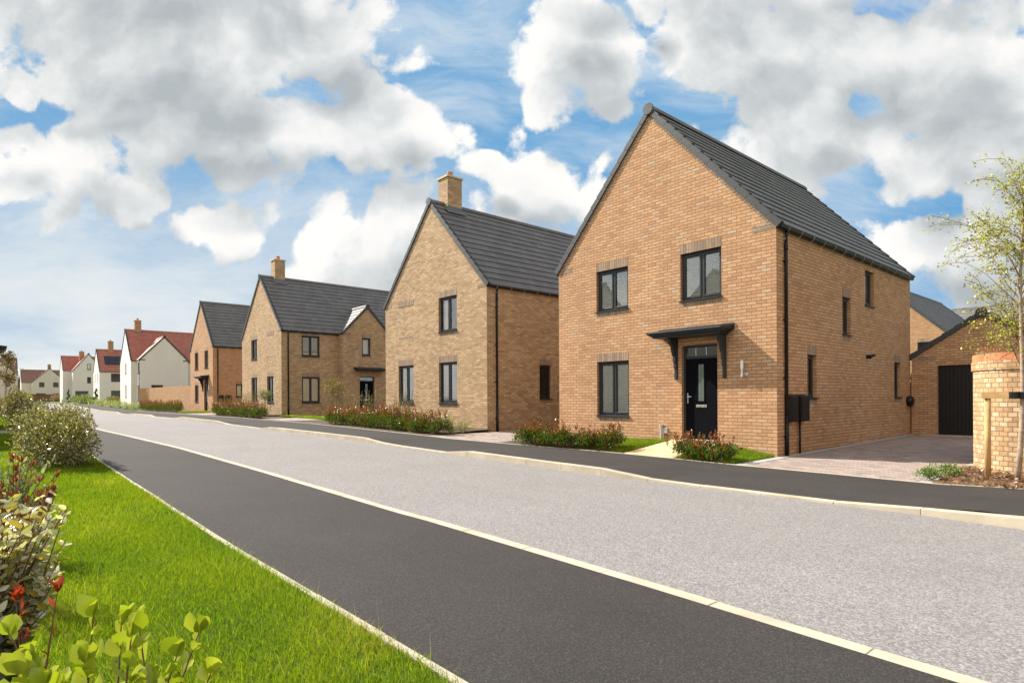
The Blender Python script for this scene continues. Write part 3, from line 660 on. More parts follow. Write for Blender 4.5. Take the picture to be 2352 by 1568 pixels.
def house(name, label, cat, x1, y0, z0, W, L, wm, tm, vm, fr=[], sd=[], blank=[], n=14, eh=EH, ah=AH, detail=2, gap_brk=True, kn=True, pipe_y=.35, group=None, wing=None, lm=None, ridge_m=None, left_ops=[], corb=True, lint=True):
    h = empty(name, (x1, y0, z0), label, cat, group); w = MB(); F = Pfront(); S = Pright()
    cut = lambda L_: [tuple(o['r']) for o in L_]
    sops = cut(sd)
    wallface(w, F, -W, 0, -.4, eh, cut(fr)); w.quad(F(-W, 0, eh), F(0, 0, eh), F(-W/2, 0, ah))
    if wing: sops = [s for s in sops]
    wallface(w, S, 0, L, -.4, eh, sops)
    wallface(w, Pleft(-W), 0, L, -.4, eh, cut(left_ops)); B = Pback(L); wallface(w, B, -W, 0, -.4, eh, []); w.quad(B(-W, 0, eh), B(0, 0, eh), B(-W/2, 0, ah))
    w.build('wall', wm, h)
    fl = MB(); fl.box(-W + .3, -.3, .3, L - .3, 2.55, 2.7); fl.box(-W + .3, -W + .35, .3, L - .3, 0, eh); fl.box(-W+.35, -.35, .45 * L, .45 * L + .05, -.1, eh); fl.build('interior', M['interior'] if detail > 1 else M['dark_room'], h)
    for o, P in [(o, F) for o in fr] + [(o, S) for o in sd] + [(o, Pleft(-W)) for o in left_ops]:
        u0, u1, za, zb = o['r']; k = o.get('k', 'win')
        if k == 'win': window(h, P, u0, u1, za, zb, o.get('c', 2), o.get('b', 'slat'), o.get('l', lint), detail, lm=lm)
        elif k == 'door': door(h, P, u0, u1, za, zb, detail)
    for (u0, u1, za, zb) in blank:   # bricked window outline: lintel, sill course and a joint
        b_ = MB(); b_.pbox(F, u0, u1, -.012, .03, zb, zb + .225); b_.build('lintel', M['brick_brown'], h)
        b_ = MB(); b_.pbox(F, u0, u1, -.003, .03, za - .10, za); b_.build('sill_brick', M['brick_brown'], h)
        b_ = MB(); b_.pbox(F, u0 - .010, u0 + .006, -.002, .01, za, zb); b_.build('movement_joint', M['interior'], h)
    if kn:
        for a, b2 in ((-.52, 0), (-W, -W + .52)): k_ = MB(); k_.pbox(F, a, b2, -.006, .04, 4.85, 5.0); k_.build('kneeler', M['brick_brown_flat'], h)
    if corb: corbel(h, F, -W, 0, eh, ah, lm or M['brick_brown_flat'])
    gable_roof(h, -W, 0, 0, L, eh, ah, n, tm, vm, ridge_m=ridge_m)
    sl = math.hypot(W/2, ah - eh); gx = .10 * (W/2) / sl
    gutter(h, gx - .06, 0.02, L - .02, eh - .10 * (ah - eh) / sl + .0, 1, detail > 1 or gap_brk)
    gutter(h, -W - gx + .06, 0.02, L - .02, eh - .10 * (ah - eh) / sl + .0, -1, False)
    if pipe_y: downpipe(h, 0, pipe_y, eh - .12, 0)
    return h
def wingpart(h, W, L, eh, ah_main, ya, yb, pr, eh2, ah2, wm, tm, vm, ops=[], ret_ops=[], n=8, detail=1, lm=None, x0=0, corb=True, kn=True, lint=True):
    w = MB(); S = Pright(pr); R_ = Pfront(ya); Bk = Pback(yb)
    wallface(w, S, ya, yb, -.4, eh2, [tuple(o['r']) for o in ops if not o.get('high')]); w.quad(S(ya, 0, eh2), S(yb, 0, eh2), S((ya + yb)/2, 0, ah2))
    wallface(w, R_, x0, pr, -.4, eh2, [tuple(o['r']) for o in ret_ops]); w.quad(Bk(x0, 0, -.4), Bk(pr, 0, -.4), Bk(pr, 0, eh2), Bk(x0, 0, eh2))
    w.build('wing_wall', wm, h)
    for o, P in [(o, S) for o in ops] + [(o, R_) for o in ret_ops]:
        u0, u1, za, zb = o['r']; k = o.get('k', 'win')
        if o.get('high'): P = Pright(pr + .095)
        if k == 'win': window(h, P, u0, u1, za, zb, o.get('c', 2), o.get('b', 'slat'), o.get('l', lint), detail, lm=lm)
        else: door(h, P, u0, u1, za, zb, detail)
    if kn:
        for a, b2 in ((ya, ya + .5), (yb - .5, yb)): k_ = MB(); k_.pbox(S, a, b2, -.006, .04, eh2 - .12, eh2 + .03); k_.build('kneeler', M['brick_brown_flat'], h)
    slope = (ah_main - eh) / (W / 2); back = (ah2 - eh) / slope + .35
    # roof kit runs its ridge along +y; turn it so that it runs along -x from the gable
    xf = lambda p: (pr - p[1], p[0], p[2])
    gable_roof(h, ya, yb, 0, pr + back, eh2, ah2, n, tm, vm, xf=xf, verge_back=False, name='wing_roof')

# ---------------------------------------------------------------- the houses
def R_(u0, u1, z0, z1, **k): return dict(r=(u0, u1, z0, z1), **k)
# nearest orange brick house
H1 = house('brick_house', 'nearest orange brick house with steep dark tiled gable and black front door', 'house', -5.86, 12.55, 0, 6.40, 8.9, M['brick_orange'], M['tile_grey'], M['verge'],
    fr=[R_(-4.97, -3.89, 3.63, 4.72), R_(-2.33, -1.26, 3.60, 4.72), R_(-4.96, -3.88, .82, 2.27), R_(-2.31, -1.37, .27, 2.53, k='door', l=False)],
    sd=[R_(3.56, 4.10, 2.86, 3.80, c=1, b='roller'), R_(5.10, 5.78, 3.74, 4.68, c=1, b='roller', l=False), R_(1.50, 2.00, 1.27, 2.26, c=1, b=None), R_(7.42, 7.98, 1.27, 2.29, c=1, b=None)], n=14, pipe_y=.36)
canopy(H1, Pfront(), -2.94, -.97, 2.88, dep=.56, bu=(-2.44, -1.18))
# wall lamp beside the door
m_ = MB(); m_.tube([(-.72, -.115, 1.92), (-.72, -.115, 2.10)], .032, 14); lampo = m_.build('lamp_shade', M['white_plastic'], None, smooth=False)
lr = MB(); lr.tube([(-.72, -.115, 1.74), (-.72, -.115, 1.92)], .026, 14); lr.tube([(-.72, -.115, 1.82), (-.69, -.05, 1.80), (-.66, 0, 1.80)], .012, 8); lr.tube([(-.66, -.03, 1.80), (-.66, 0, 1.80)], .042, 14)
wl = lr.build('wall_lamp', M['steel'], H1); lampo.parent = wl
p_ = MB(); p_.tube([(-2.86, -.05, .17), (-2.86, -.05, .60)], .033, 12); p_.tube([(-2.86, -.05, .20), (-2.88, -.10, .14)], [.04, .055], 10); p_.tube([(-2.86, -.05, .58), (-2.86, -.05, .64)], .045, 12)
po = p_.build('vent_pipe', M['grey_plastic'], H1); b_ = MB(); b_.box(-2.80, -2.70, -.05, 0, .42, .56); b_.build('junction_box', M['grey_plastic'], po, bevel=.01)
def side_kit(h, x=0, ch=True):
    for (y0, y1) in ((.34, .70), (.84, 1.26)):
        b_ = MB(); b_.hexa([(x, y0, .76), (x + .15, y0, .76), (x + .15, y1, .76), (x, y1, .76), (x, y0, 1.35), (x + .15, y0, 1.31), (x + .15, y1, 1.31), (x, y1, 1.36)])
        o = b_.build('meter_box', M['meter'], h, bevel=.012)
        d_ = MB(); d_.box(x + .15, x + .156, y0 + .03, y1 - .03, .79, 1.28); d_.build('meter_door', M['meter'], o, bevel=.004)
    p = MB(); p.tube([(x + .05, .98, .76), (x + .05, .98, -.02)], .022, 10); p.build('supply_pipe', M['black_plastic'], h, smooth=True)
side_kit(H1)
for (y, z) in ((1.16, 2.16), (5.76, 2.16)):
    b_ = MB(); b_.box(-.01, .008, y - .05, y + .11, z - .075, z + .075)
    for i in range(6): b_.box(.008, .016, y - .03 + i * .02, y - .022 + i * .02, z - .05, z + .05)
    b_.build('air_vent', M['vent_cream'], H1)
b_ = MB(); b_.tube([(0, 5.22, 2.37), (.06, 5.22, 2.36)], [.055, .06], 12); b_.tube([(.05, 5.22, 2.33), (.10, 5.22, 2.37), (.20, 5.25, 2.40)], [.05, .045, .03], 10); b_.build('flue', M['black_plastic'], H1, smooth=True)
b_ = MB()
for i, r in enumerate((.0, .10, .135, .15, .15, .13, .09, 0)): pass
b_.tube([(0, 8.62, 1.15), (.02, 8.62, 1.15), (.05, 8.62, 1.15), (.10, 8.62, 1.15), (.14, 8.62, 1.15), (.16, 8.62, 1.15)], [.15, .155, .16, .155, .13, .07], 20); b_.build('car_charger', M['black_plastic'], H1, smooth=True)

H2 = house('brick_house', 'yellow brick house with chimney close to its front gable and three gable windows', 'house', -15.61, 12.55, .16, 6.75, 9.6, M['brick_yellow'], M['tile_grey'], M['verge'],
    fr=[R_(-2.83, -1.69, 3.57, 4.82, b='curtain'), R_(-5.71, -4.58, .98, 2.45), R_(-2.83, -1.69, .98, 2.45)],
    sd=[R_(2.42, 3.02, 1.12, 2.33, c=1, b=None)], blank=[(-5.70, -4.58, 3.60, 4.80)], n=14, pipe_y=.40)
chimney(H2, -3.375, .93, 8.55, 9.60, M['brick_yellow'], .62, .66)
b_ = MB(); b_.box(-.01, .008, 2.75, 2.90, 2.52, 2.68); b_.build('air_vent', M['vent_cream'], H2)

H3 = house('brick_house', 'yellow brick house with chimney and a small side gable over its dark door', 'house', -34.30, 12.60, .30, 6.96, 12.5, M['brick_yellow'], M['tile_grey'], M['verge'],
    fr=[R_(-5.15, -4.05, 3.50, 4.72, b='curtain'), R_(-5.14, -4.04, .82, 2.36, b='half'), R_(-2.33, -1.23, .82, 2.36, b='half')],
    sd=[R_(1.18, 2.27, 3.50, 4.70), R_(1.18, 2.27, .80, 2.30)], blank=[(-2.33, -1.23, 3.55, 4.78)], n=14, pipe_y=.38)
wingpart(H3, 6.96, 12.5, EH, AH, 3.45, 6.65, .62, 4.96, 6.62, M['brick_yellow'], M['tile_grey'], M['verge'],
    ops=[R_(4.68, 5.26, 3.66, 4.73, c=1, b='roller'), R_(4.52, 5.50, .12, 2.38, k='door', l=False)], n=7, detail=1)
canopy(H3, Pright(.62), 4.15, 6.1, 2.86, dep=.55, br=False)
chimney(H3, -3.48, 1.10, 8.55, 9.66, M['brick_yellow'], .66, .62)

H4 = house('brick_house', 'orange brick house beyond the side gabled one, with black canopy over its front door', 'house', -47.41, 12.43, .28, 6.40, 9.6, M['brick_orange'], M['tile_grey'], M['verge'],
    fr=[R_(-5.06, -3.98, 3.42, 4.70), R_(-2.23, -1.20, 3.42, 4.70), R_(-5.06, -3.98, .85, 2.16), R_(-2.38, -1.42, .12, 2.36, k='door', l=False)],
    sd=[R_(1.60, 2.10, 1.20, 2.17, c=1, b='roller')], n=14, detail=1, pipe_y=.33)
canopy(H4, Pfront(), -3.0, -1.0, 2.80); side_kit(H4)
wl4 = MB(); wl4.tube([(-.72, -.1, 1.75), (-.72, -.1, 2.08)], .03, 10); wl4.build('wall_lamp', M['white_plastic'], H4)

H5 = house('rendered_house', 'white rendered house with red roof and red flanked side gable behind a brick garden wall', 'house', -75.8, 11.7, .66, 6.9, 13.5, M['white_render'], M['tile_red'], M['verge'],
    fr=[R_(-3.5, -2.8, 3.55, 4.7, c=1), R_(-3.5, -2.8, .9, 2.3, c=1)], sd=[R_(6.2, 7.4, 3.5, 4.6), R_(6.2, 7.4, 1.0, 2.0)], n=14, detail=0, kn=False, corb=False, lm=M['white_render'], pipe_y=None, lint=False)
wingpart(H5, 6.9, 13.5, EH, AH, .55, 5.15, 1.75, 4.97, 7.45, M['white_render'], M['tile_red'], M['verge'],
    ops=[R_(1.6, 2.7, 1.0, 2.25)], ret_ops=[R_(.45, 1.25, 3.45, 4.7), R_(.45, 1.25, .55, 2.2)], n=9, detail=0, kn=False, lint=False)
for a in (.55, 4.65):
    b_ = MB(); b_.box(1.73, 1.757, a, a + .5, 4.85, 5.0); b_.build('kneeler', M['brick_brown_flat'], H5)
downpipe(H5, 1.65, .50, EH - .1, 0); chimney(H5, -3.45, 1.20, 8.45, 9.65, M['brick_orange'], .66, .62)

H6 = house('rendered_house', 'white rendered house with dark solar panels on its red roof', 'house', -111.0, 13.0, .78, 6.9, 9.5, M['white_render'], M['tile_red'], M['verge'],
    fr=[R_(-5.2, -4.5, 3.5, 4.7, c=1), R_(-2.2, -1.5, 3.5, 4.7, c=1), R_(-5.2, -4.5, .9, 2.2, c=1), R_(-2.2, -1.5, .9, 2.2, c=1)],
    sd=[R_(1.5, 2.7, 3.4, 4.65, b='half'), R_(1.5, 2.7, .2, 2.0, b='curtain')], n=14, detail=0, kn=False, corb=False, lint=False, pipe_y=None)
sl_ = math.atan2(AH - EH, 3.45)
b_ = MB(); q = lambda t, y, hh: (-3.45 + 3.45 * (1 - t) + hh * math.sin(sl_), y, EH + (AH - EH) * t + hh * math.cos(sl_))
b_.hexa([q(.30, .85, .10), q(.30, 3.9, .10), q(.68, 3.9, .10), q(.68, .85, .10), q(.30, .85, .15), q(.30, 3.9, .15), q(.68, 3.9, .15), q(.68, .85, .15)]); b_.build('solar_panel', M['solar'], H6)
chimney(H6, -3.45, 1.9, 8.45, 9.9, M['brick_orange'], .7, .7, simple_=True)
H7 = house('rendered_house', 'tall grey-lit rendered house with wide gable and big dark ground floor window', 'house', -142.5, 10.9, .86, 6.0, 9, M['white_render'], M['tile_red'], M['verge'],
    fr=[R_(-3.5, -2.8, 3.5, 4.7, c=1)], n=12, eh=6.2, ah=9.0, detail=0, kn=False, corb=False, lint=False, pipe_y=None)
wingpart(H7, 6.0, 9, 6.2, 9.0, 1.3, 6.2, 3.0, 6.0, 9.25, M['white_render'], M['tile_red'], M['verge'],
    ops=[R_(3.5, 4.1, 6.3, 7.4, high=True, b=None), R_(3.5, 4.1, 3.7, 4.85), R_(1.65, 3.7, 1.1, 2.2, c=4, b=None)], ret_ops=[R_(1.2, 1.9, 3.4, 4.8, c=1)], n=12, detail=0, kn=False, lint=False)
chimney(H7, -.6, 3.0, 8.8, 9.9, M['brick_orange'], .8, .8, simple_=True)
H8 = house('rendered_house', 'cream rendered house with broad low gable behind the brown timber fence', 'house', -194, 6.5, .92, 7.5, 10.4, M['cream_render'], M['tile_brown'], M['verge'],
    n=12, ah=8.2, detail=0, kn=False, corb=False, lint=False, pipe_y=None)
wingpart(H8, 7.5, 10.4, EH, 8.2, 2.0, 9.0, 2.0, 4.97, 8.5, M['cream_render'], M['tile_brown'], M['verge'],
    ops=[R_(3.4, 4.45, 3.8, 4.95), R_(6.2, 7.3, 3.8, 4.95), R_(2.8, 4.7, .9, 2.2, c=3), R_(6.2, 7.3, 1.0, 2.2)], n=12, detail=0, kn=False, lint=False)
chimney(H8, 1.0, 5.5, 8.0, 9.5, M['brick_orange'], .7, .7, simple_=True)
H9 = house('rendered_house', 'white rendered house at the left edge behind the slender street tree', 'house', -137, -5.0, .85, 7.0, 9.1, M['cream_render'], M['tile_brown'], M['verge'],
    sd=[R_(7.6, 8.1, .8, 1.3, c=1, b=None), R_(3.2, 4.2, 3.5, 4.6)], n=12, ah=8.0, detail=0, kn=False, corb=False, lint=False, pipe_y=8.7)
# its gable end faces the viewer
wingpart(H9, 7.0, 9.1, EH, 8.0, 2.4, 9.1, .35, 4.97, 8.2, M['cream_render'], M['tile_brown'], M['verge'], ops=[R_(7.6, 8.1, .8, 1.3, c=1, b=None)], n=10, detail=0, kn=False, lint=False)
H10 = empty('rendered_house', (-25, -8.7, .23), 'house cut off by the left edge, only its flat door canopy showing', 'house')
w = MB(); wallface(w, Pback(8.5), -8, 0, -.4, 4.95, [(-2.0, -1.0, .05, 2.3), (-6.2, -5.0, .9, 2.2), (-6.2, -5.0, 3.5, 4.7), (-2.1, -.9, 3.5, 4.7)])
w.quad((-8, 0, -.4), (0, 0, -.4), (0, 0, 4.95), (-8, 0, 4.95))
for x in (-8, 0): w.quad((x, 0, -.4), (x, 8.5, -.4), (x, 8.5, 4.95), (x, 0, 4.95)); w.quad((x, 0, 4.95), (x, 8.5, 4.95), (x, 4.25, 8.3))
w.build('wall', M['cream_render'], H10); door(H10, Pback(8.5), -2.0, -1.0, .05, 2.3, 1)
for r in ((-6.2, -5.0, .9, 2.2), (-6.2, -5.0, 3.5, 4.7), (-2.1, -.9, 3.5, 4.7)): window(H10, Pback(8.5), *r, 2, 'slat', False, 1)
gable_roof(H10, 0, 8.5, 0, 8, 4.97, 8.3, 14, M['tile_grey'], M['verge'], xf=lambda p: (-p[1], p[0], p[2]))
canopy(H10, Pback(8.5), -2.7, -.38, 2.86, dep=.70)
H12 = house('rendered_house', 'house across the street mirrored in the upstairs windows of the orange brick house', 'house', -14.8, -15.5, .15, 7.5, 9, M['cream_render'], M['tile_grey'], M['verge'],
    fr=[], sd=[R_(6, 7, 3.5, 4.7), R_(6, 7, 1, 2.3)], n=14, detail=0, kn=False, corb=False, lint=False, pipe_y=None)
# buildings behind on the right
H11 = house('brick_house', 'orange brick house behind the garage with its lit gable beside the tall side wall', 'house', -9.72, 42, .1, 7.0, 14, M['brick_orange'], M['tile_grey'], M['verge'],
    fr=[R_(-1.38, -.72, 2.9, 4.42, c=2, b=None)], n=14, ah=8.3, detail=0, gap_brk=False, kn=False, corb=False, pipe_y=None)
H13 = empty('brick_house', (-19, 57, .1), 'long dark roofed house behind the garage and the staked birch', 'house')
w = MB(); w.box(0, 26, 0, 7, -.3, 4.95); w.build('wall', M['brick_orange'], H13)
gable_roof(H13, 0, 7, -26, 0, 4.97, 8.3, 14, M['tile_grey'], M['verge'], xf=lambda p: (-p[1], p[0], p[2]))

# garage with its black door
G = empty('garage', (-2.33, 21.4, .13), 'brown brick garage with black door at the end of the block paved drive', 'garage')
w = MB(); F = Pfront(); gw = 3.48
wallface(w, F, -gw, 0, -.4, 2.36, [(-2.82, -.55, 0, 2.08)], .12); w.quad(F(-gw, 0, 2.36), F(0, 0, 2.36), F(-gw/2, 0, 3.52))
w.quad((-gw, 0, -.4), (-gw, 6, -.4), (-gw, 6, 2.36), (-gw, 0, 2.36)); w.quad((0, 0, -.4), (0, 6, -.4), (0, 6, 2.36), (0, 0, 2.36)); w.quad((-gw, 6, -.4), (0, 6, -.4), (0, 6, 2.36), (-gw, 6, 2.36)); w.build('wall', M['brick_orange'], G)
d = MB()
for i in range(24):
    u = -2.82 + i * (2.27 / 24); d.box(u + .003, u + 2.27/24 - .003, .10, .13, .02, 2.06)
d.box(-2.82, -.55, .125, .15, .0, 2.08); d.build('garage_door', M['black_plastic'], G)
for a in (-gw, -.62): k_ = MB(); k_.box(a, a + .62, -.006, .03, 2.22, 2.37); k_.build('kneeler', M['brick_brown_flat'], G)
gable_roof(G, -gw - .0, 0, 0, 6, 2.36, 3.52, 6, M['tile_grey'], M['verge'])
gutter(G, -gw - .04, .0, 6, 2.33, -1, False)
s_ = MB(); s_.box(-3.2, .3, -.25, .1, -.03, .015); s_.build('sill', M['concrete'], G)
# gate between house and garage
T = empty('garden_gate', (-5.86, 21.45, .1), 'narrow timber gate between the tall brick side wall and the garage', 'gate')
b_ = MB(); b_.box(.02, .06, -.03, .05, 0, 1.9); b_.build('post', M['wood_fence'], T); b_ = MB(); b_.box(-.35, .02, .0, .05, 1.72, 1.82); b_.build('top_rail', M['wood_fence'], T)
b_ = MB()
for i in range(5): b_.box(-.35 + i * .085, -.27 + i * .085, .05, .07, .03, 1.55)
b_.build('board_panel', M['wood_fence'], T); b_ = MB(); b_.box(-.4, .05, .02, .07, 1.55, 1.62); b_.build('rail', M['wood_fence'], T)

# boundary wall with red coping, curving round from the drive
def curve_wall(name, label, path, z0, z1, th, m, cap=None, capm=None, corr=0):
    root = empty(name, (0, 0, 0), label, 'garden wall'); P = [Vector((x, y, 0)) for x, y in path]; S = [0]
    for a, b in zip(P, P[1:]): S.append(S[-1] + (b - a).length)
    nrm = []
    for i in range(len(P)):
        t = (P[min(i + 1, len(P)-1)] - P[max(i-1, 0)]).normalized(); nrm.append(Vector((-t.y, t.x, 0)))
    def loft(nm, off0, off1, za, zb, mt, vo=0):
        me = bpy.data.meshes.new(nm); V = []; Fc = []; UV = []
        for i, p in enumerate(P):
            a = p + nrm[i] * off0; b = p + nrm[i] * off1
            V += [(a.x, a.y, za), (a.x, a.y, zb), (b.x, b.y, zb), (b.x, b.y, za)]
        for i in range(len(P) - 1):
            A = i * 4; B_ = A + 4
            for (p, q, vp, vq) in ((0, 1, za, zb), (1, 2, zb, zb + th), (2, 3, zb, za)):
                Fc.append((A + p, B_ + p, B_ + q, A + q)); UV.append([(S[i], vp), (S[i+1], vp), (S[i+1], vq), (S[i], vq)])
        for A in (0, 4 * (len(P) - 1)): Fc.append((A, A+1, A+2, A+3)); UV.append([(0, za), (0, zb), (th, zb), (th, za)])
        me.from_pydata(V, [], Fc); me.update(); l = me.uv_layers.new(name='UVMap'); k = 0
        for poly, uv in zip(me.polygons, UV):
            for j in range(poly.loop_total): l.data[k].uv = uv[j]; k += 1
        me.materials.append(mt); o = bpy.data.objects.new(nm, me); COL.objects.link(o); o.parent = root; return o
    loft('wall', 0, th, z0, z1 - (.115 if cap else 0), m)
    if cap:
        loft('corbel_course', -.025, th + .025, z1 - .255, z1 - .118, m); loft('coping', -.01, th + .01, z1 - .114, z1, capm)
    return root
path = [(-2.50, 17.5), (-2.50, 15), (-2.50, 13.4)]
for k in range(1, 13):
    a = math.pi + (math.pi / 2 - .22) * k / 12; path.append((-1.75 + .75 * math.cos(a), 12.6 + .95 * math.sin(a) ))
lx, ly = path[-1]; path += [(lx + 1, ly - .12), (lx + 3, ly - .3), (lx + 8, ly - .6)]
curve_wall('garden_wall', 'curved pale brick wall with red coping behind the staked birch', path, -.2, 1.96, .215, M['brick_garden'], True, M['coping'])
Pr = empty('gate_pier', (-2.55, 14.2, .05), 'brick pier with red cap rising behind the curved wall', 'pier')
b_ = MB(); b_.box(-.17, .17, -.17, .17, 0, 2.0); b_.build('pier', M['brick_garden'], Pr); b_ = MB(); b_.box(-.20, .20, -.20, .20, 2.0, 2.06); b_.build('pier_shoulder', M['concrete'], Pr); b_ = MB(); b_.box(-.19, .19, -.19, .19, 2.06, 2.16); b_.build('pier_cap', M['terracotta'], Pr)
p5 = [(-62, 22), (-66, 19.0), (-70, 16.4), (-72.3, 14.6)]
for k in range(8): a = math.pi * .30 + k * .17; p5.append((-72.4 - 1.2 * math.sin(k * .2), 14.5 - k * .25))
curve_wall('garden_wall', 'long low brown brick wall in front of the red roofed white house', [(-58, 13.9), (-66, 13.4), (-70.5, 13.15), (-72.2, 13.0), (-73.2, 12.75), (-73.9, 12.3)], .2, 2.55, .215, M['brick_orange'])

# staked birch
def grow_tree(name, label, base, h, lean, nb, crown, seed, leafc, lsize, nleaf, trunk_r=.045, m_tr=None, catk='tree', zlow=1.5, tipz=None):
    r = random.Random(seed); root = empty(name, base, label, catk)
    tr = MB(); pts = []; n = 12
    for i in range(n + 1):
        t = i / n; pts.append(Vector((lean[0] * t + .03 * math.sin(t * 7), lean[1] * t + .03 * math.sin(t * 5), h * t)))
    tr.tube(pts, [trunk_r * (1 - .85 * i / n) + .004 for i in range(n + 1)], 10)
    tips = []; br = MB()
    for k in range(nb):
        t = r.uniform(zlow / h, .95); p = pts[0].lerp(pts[-1], t); i = min(int(t * n), n - 1); p = pts[i].lerp(pts[i + 1], t * n - i)
        a = r.uniform(0, 2 * math.pi); ln = crown * (1.15 - .75 * t) * r.uniform(.6, 1.1); q = [p]; d = Vector((math.cos(a), math.sin(a), r.uniform(1.6, 3.2)))
        for j in range(6):
            d = (d.normalized() + Vector((r.uniform(-.2, .2), r.uniform(-.2, .2), -.10 + r.uniform(-.12, .08)))).normalized(); q.append(q[-1] + d * ln / 6)
        br.tube(q, [trunk_r * .20 * (1 - t) + .004] + [max(.0025, (trunk_r * .20 * (1 - t) + .004) * (1 - .15 * j)) for j in range(1, 7)], 5, False)
        tips += [(q[j], d) for j in range(2, 7)]
        for s in range(5):
            b0 = q[r.randint(1, 6)]; d2 = (d + Vector((r.uniform(-1, 1), r.uniform(-1, 1), r.uniform(-.6, .5)))).normalized(); q2 = [b0]
            for j in range(4):
                d2 = (d2 + Vector((r.uniform(-.3, .3), r.uniform(-.3, .3), -.12))).normalized(); q2.append(q2[-1] + d2 * ln * .11)
            br.tube(q2, .003, 4, False); tips += [(x, d2) for x in q2[1:]]
    tr.build('trunk', m_tr or M['bark_tree'], root, smooth=True); br.build('branches', M['twig'], root, smooth=True)
    P = []; C = []; 
    for k in range(nleaf):
        p, d = r.choice(tips); P.append(p + Vector((r.gauss(0, .045), r.gauss(0, .045), r.gauss(0, .04)))); C.append(r.choice(leafc))
    leaves('crown', np.array([tuple(p) for p in P]), None, lsize, np.array(C), root)
    return root
def leaves(name, P, A, size, C, root, mat='leaf', wid=.32, fold=.10, curl=.0, vary=.35, six=False):
    n = len(P); A = rng.normal(size=(n, 3)) if A is None else A + rng.normal(size=(n, 3)) * .0
    A = A / np.linalg.norm(A, axis=1, keepdims=True); B = rng.normal(size=(n, 3)); S = np.cross(A, B); S /= np.linalg.norm(S, axis=1, keepdims=True) + 1e-9; Nn = np.cross(A, S)
    s = size * rng.uniform(1 - vary, 1 + vary, (n, 1)) * (1 - .5 * rng.random((n, 1)) ** 3)
    if six: T = [(0, 0, 0), (.22, wid * .70, fold * .9), (.55, wid, fold * 1.3), (.84, wid * .58, fold * .8 - curl), (1, 0, -curl * 1.8), (.84, -wid * .58, fold * .8 - curl), (.55, -wid, fold * 1.3), (.22, -wid * .70, fold * .9), (.5, 0, .02)]
    else: T = [(0, 0, 0), (.5, wid, fold), (1, 0, -curl), (.5, -wid, fold)]
    V = np.stack([P + A * s * a + S * s * b + Nn * s * c for a, b, c in T], 1).reshape(-1, 3); k = len(T)
    base = (np.arange(n) * k)[:, None]
    F = np.concatenate([base + np.array(f) for f in ([(0, 1, 2, 8), (8, 2, 3, 4), (8, 4, 5, 6), (0, 8, 6, 7)] if six else [(0, 1, 2, 3)])], 0)
    cj = np.clip(C * rng.uniform(.75, 1.25, (n, 1)), 0, 1)
    cv = np.repeat(cj, k, 0)
    o = fast(name, V, F, M[mat], root, cv)
    if six: o.data.polygons.foreach_set('use_smooth', [True] * len(o.data.polygons))
    return o
BT = [(.42, .44, .04), (.50, .50, .06), (.34, .38, .04), (.54, .50, .09), (.38, .42, .05), (.32, .22, .10)]
grow_tree('birch_tree', 'slender young birch with sparse yellow green leaves tied to a stake frame', (-1.72, 11.15, .1), 4.4, (.10, .06), 54, 1.6, 5, BT, .037, 10500, .034, zlow=1.55)
SK = empty('tree_stake', (-2.07, 11.2, .10), 'timber stake frame with black strap holding the birch trunk', 'tree stake')
b_ = MB(); b_.tube([(0, 0, -.1), (0, 0, 1.22)], .04, 14); b_.build('post', M['wood_new'], SK, smooth=True); b_ = MB(); b_.tube([(.95, .0, -.1), (.95, .0, 1.22)], .04, 14); b_.build('post', M['wood_new'], SK, smooth=True)
b_ = MB(); b_.box(-.06, 1.02, -.06, -.035, 1.16, 1.25); b_.build('crossbar', M['wood_new'], SK, bevel=.003)
b_ = MB(); b_.box(.26, .50, -.075, -.02, 1.155, 1.255); b_.tube([(.33, -.09, 1.155), (.33, -.09, 1.255)], .055, 12); b_.build('strap', M['black_plastic'], SK, bevel=.003)
# bark chips on the mulch bed
n = 5200; X = rng.uniform(-2.55, 3, n); Y = rng.uniform(10.45, 11.9, n); Z = np.array([hz(x) for x in X]) + .035 + .11 * np.clip((Y - 10.4) / 1.6, 0, 1) + rng.uniform(0, .025, n)
cc = np.array([(.24, .13, .07), (.34, .20, .11), (.16, .08, .045), (.46, .31, .20), (.10, .05, .03)])[rng.integers(0, 5, n)]
A = rng.normal(size=(n, 3)); A[:, 2] *= .35
tag(leaves('bark_chips', np.stack([X, Y, Z], 1), A, .055, cc, None, 'leaf', wid=.22, fold=.03), None, None, None, 'stuff')

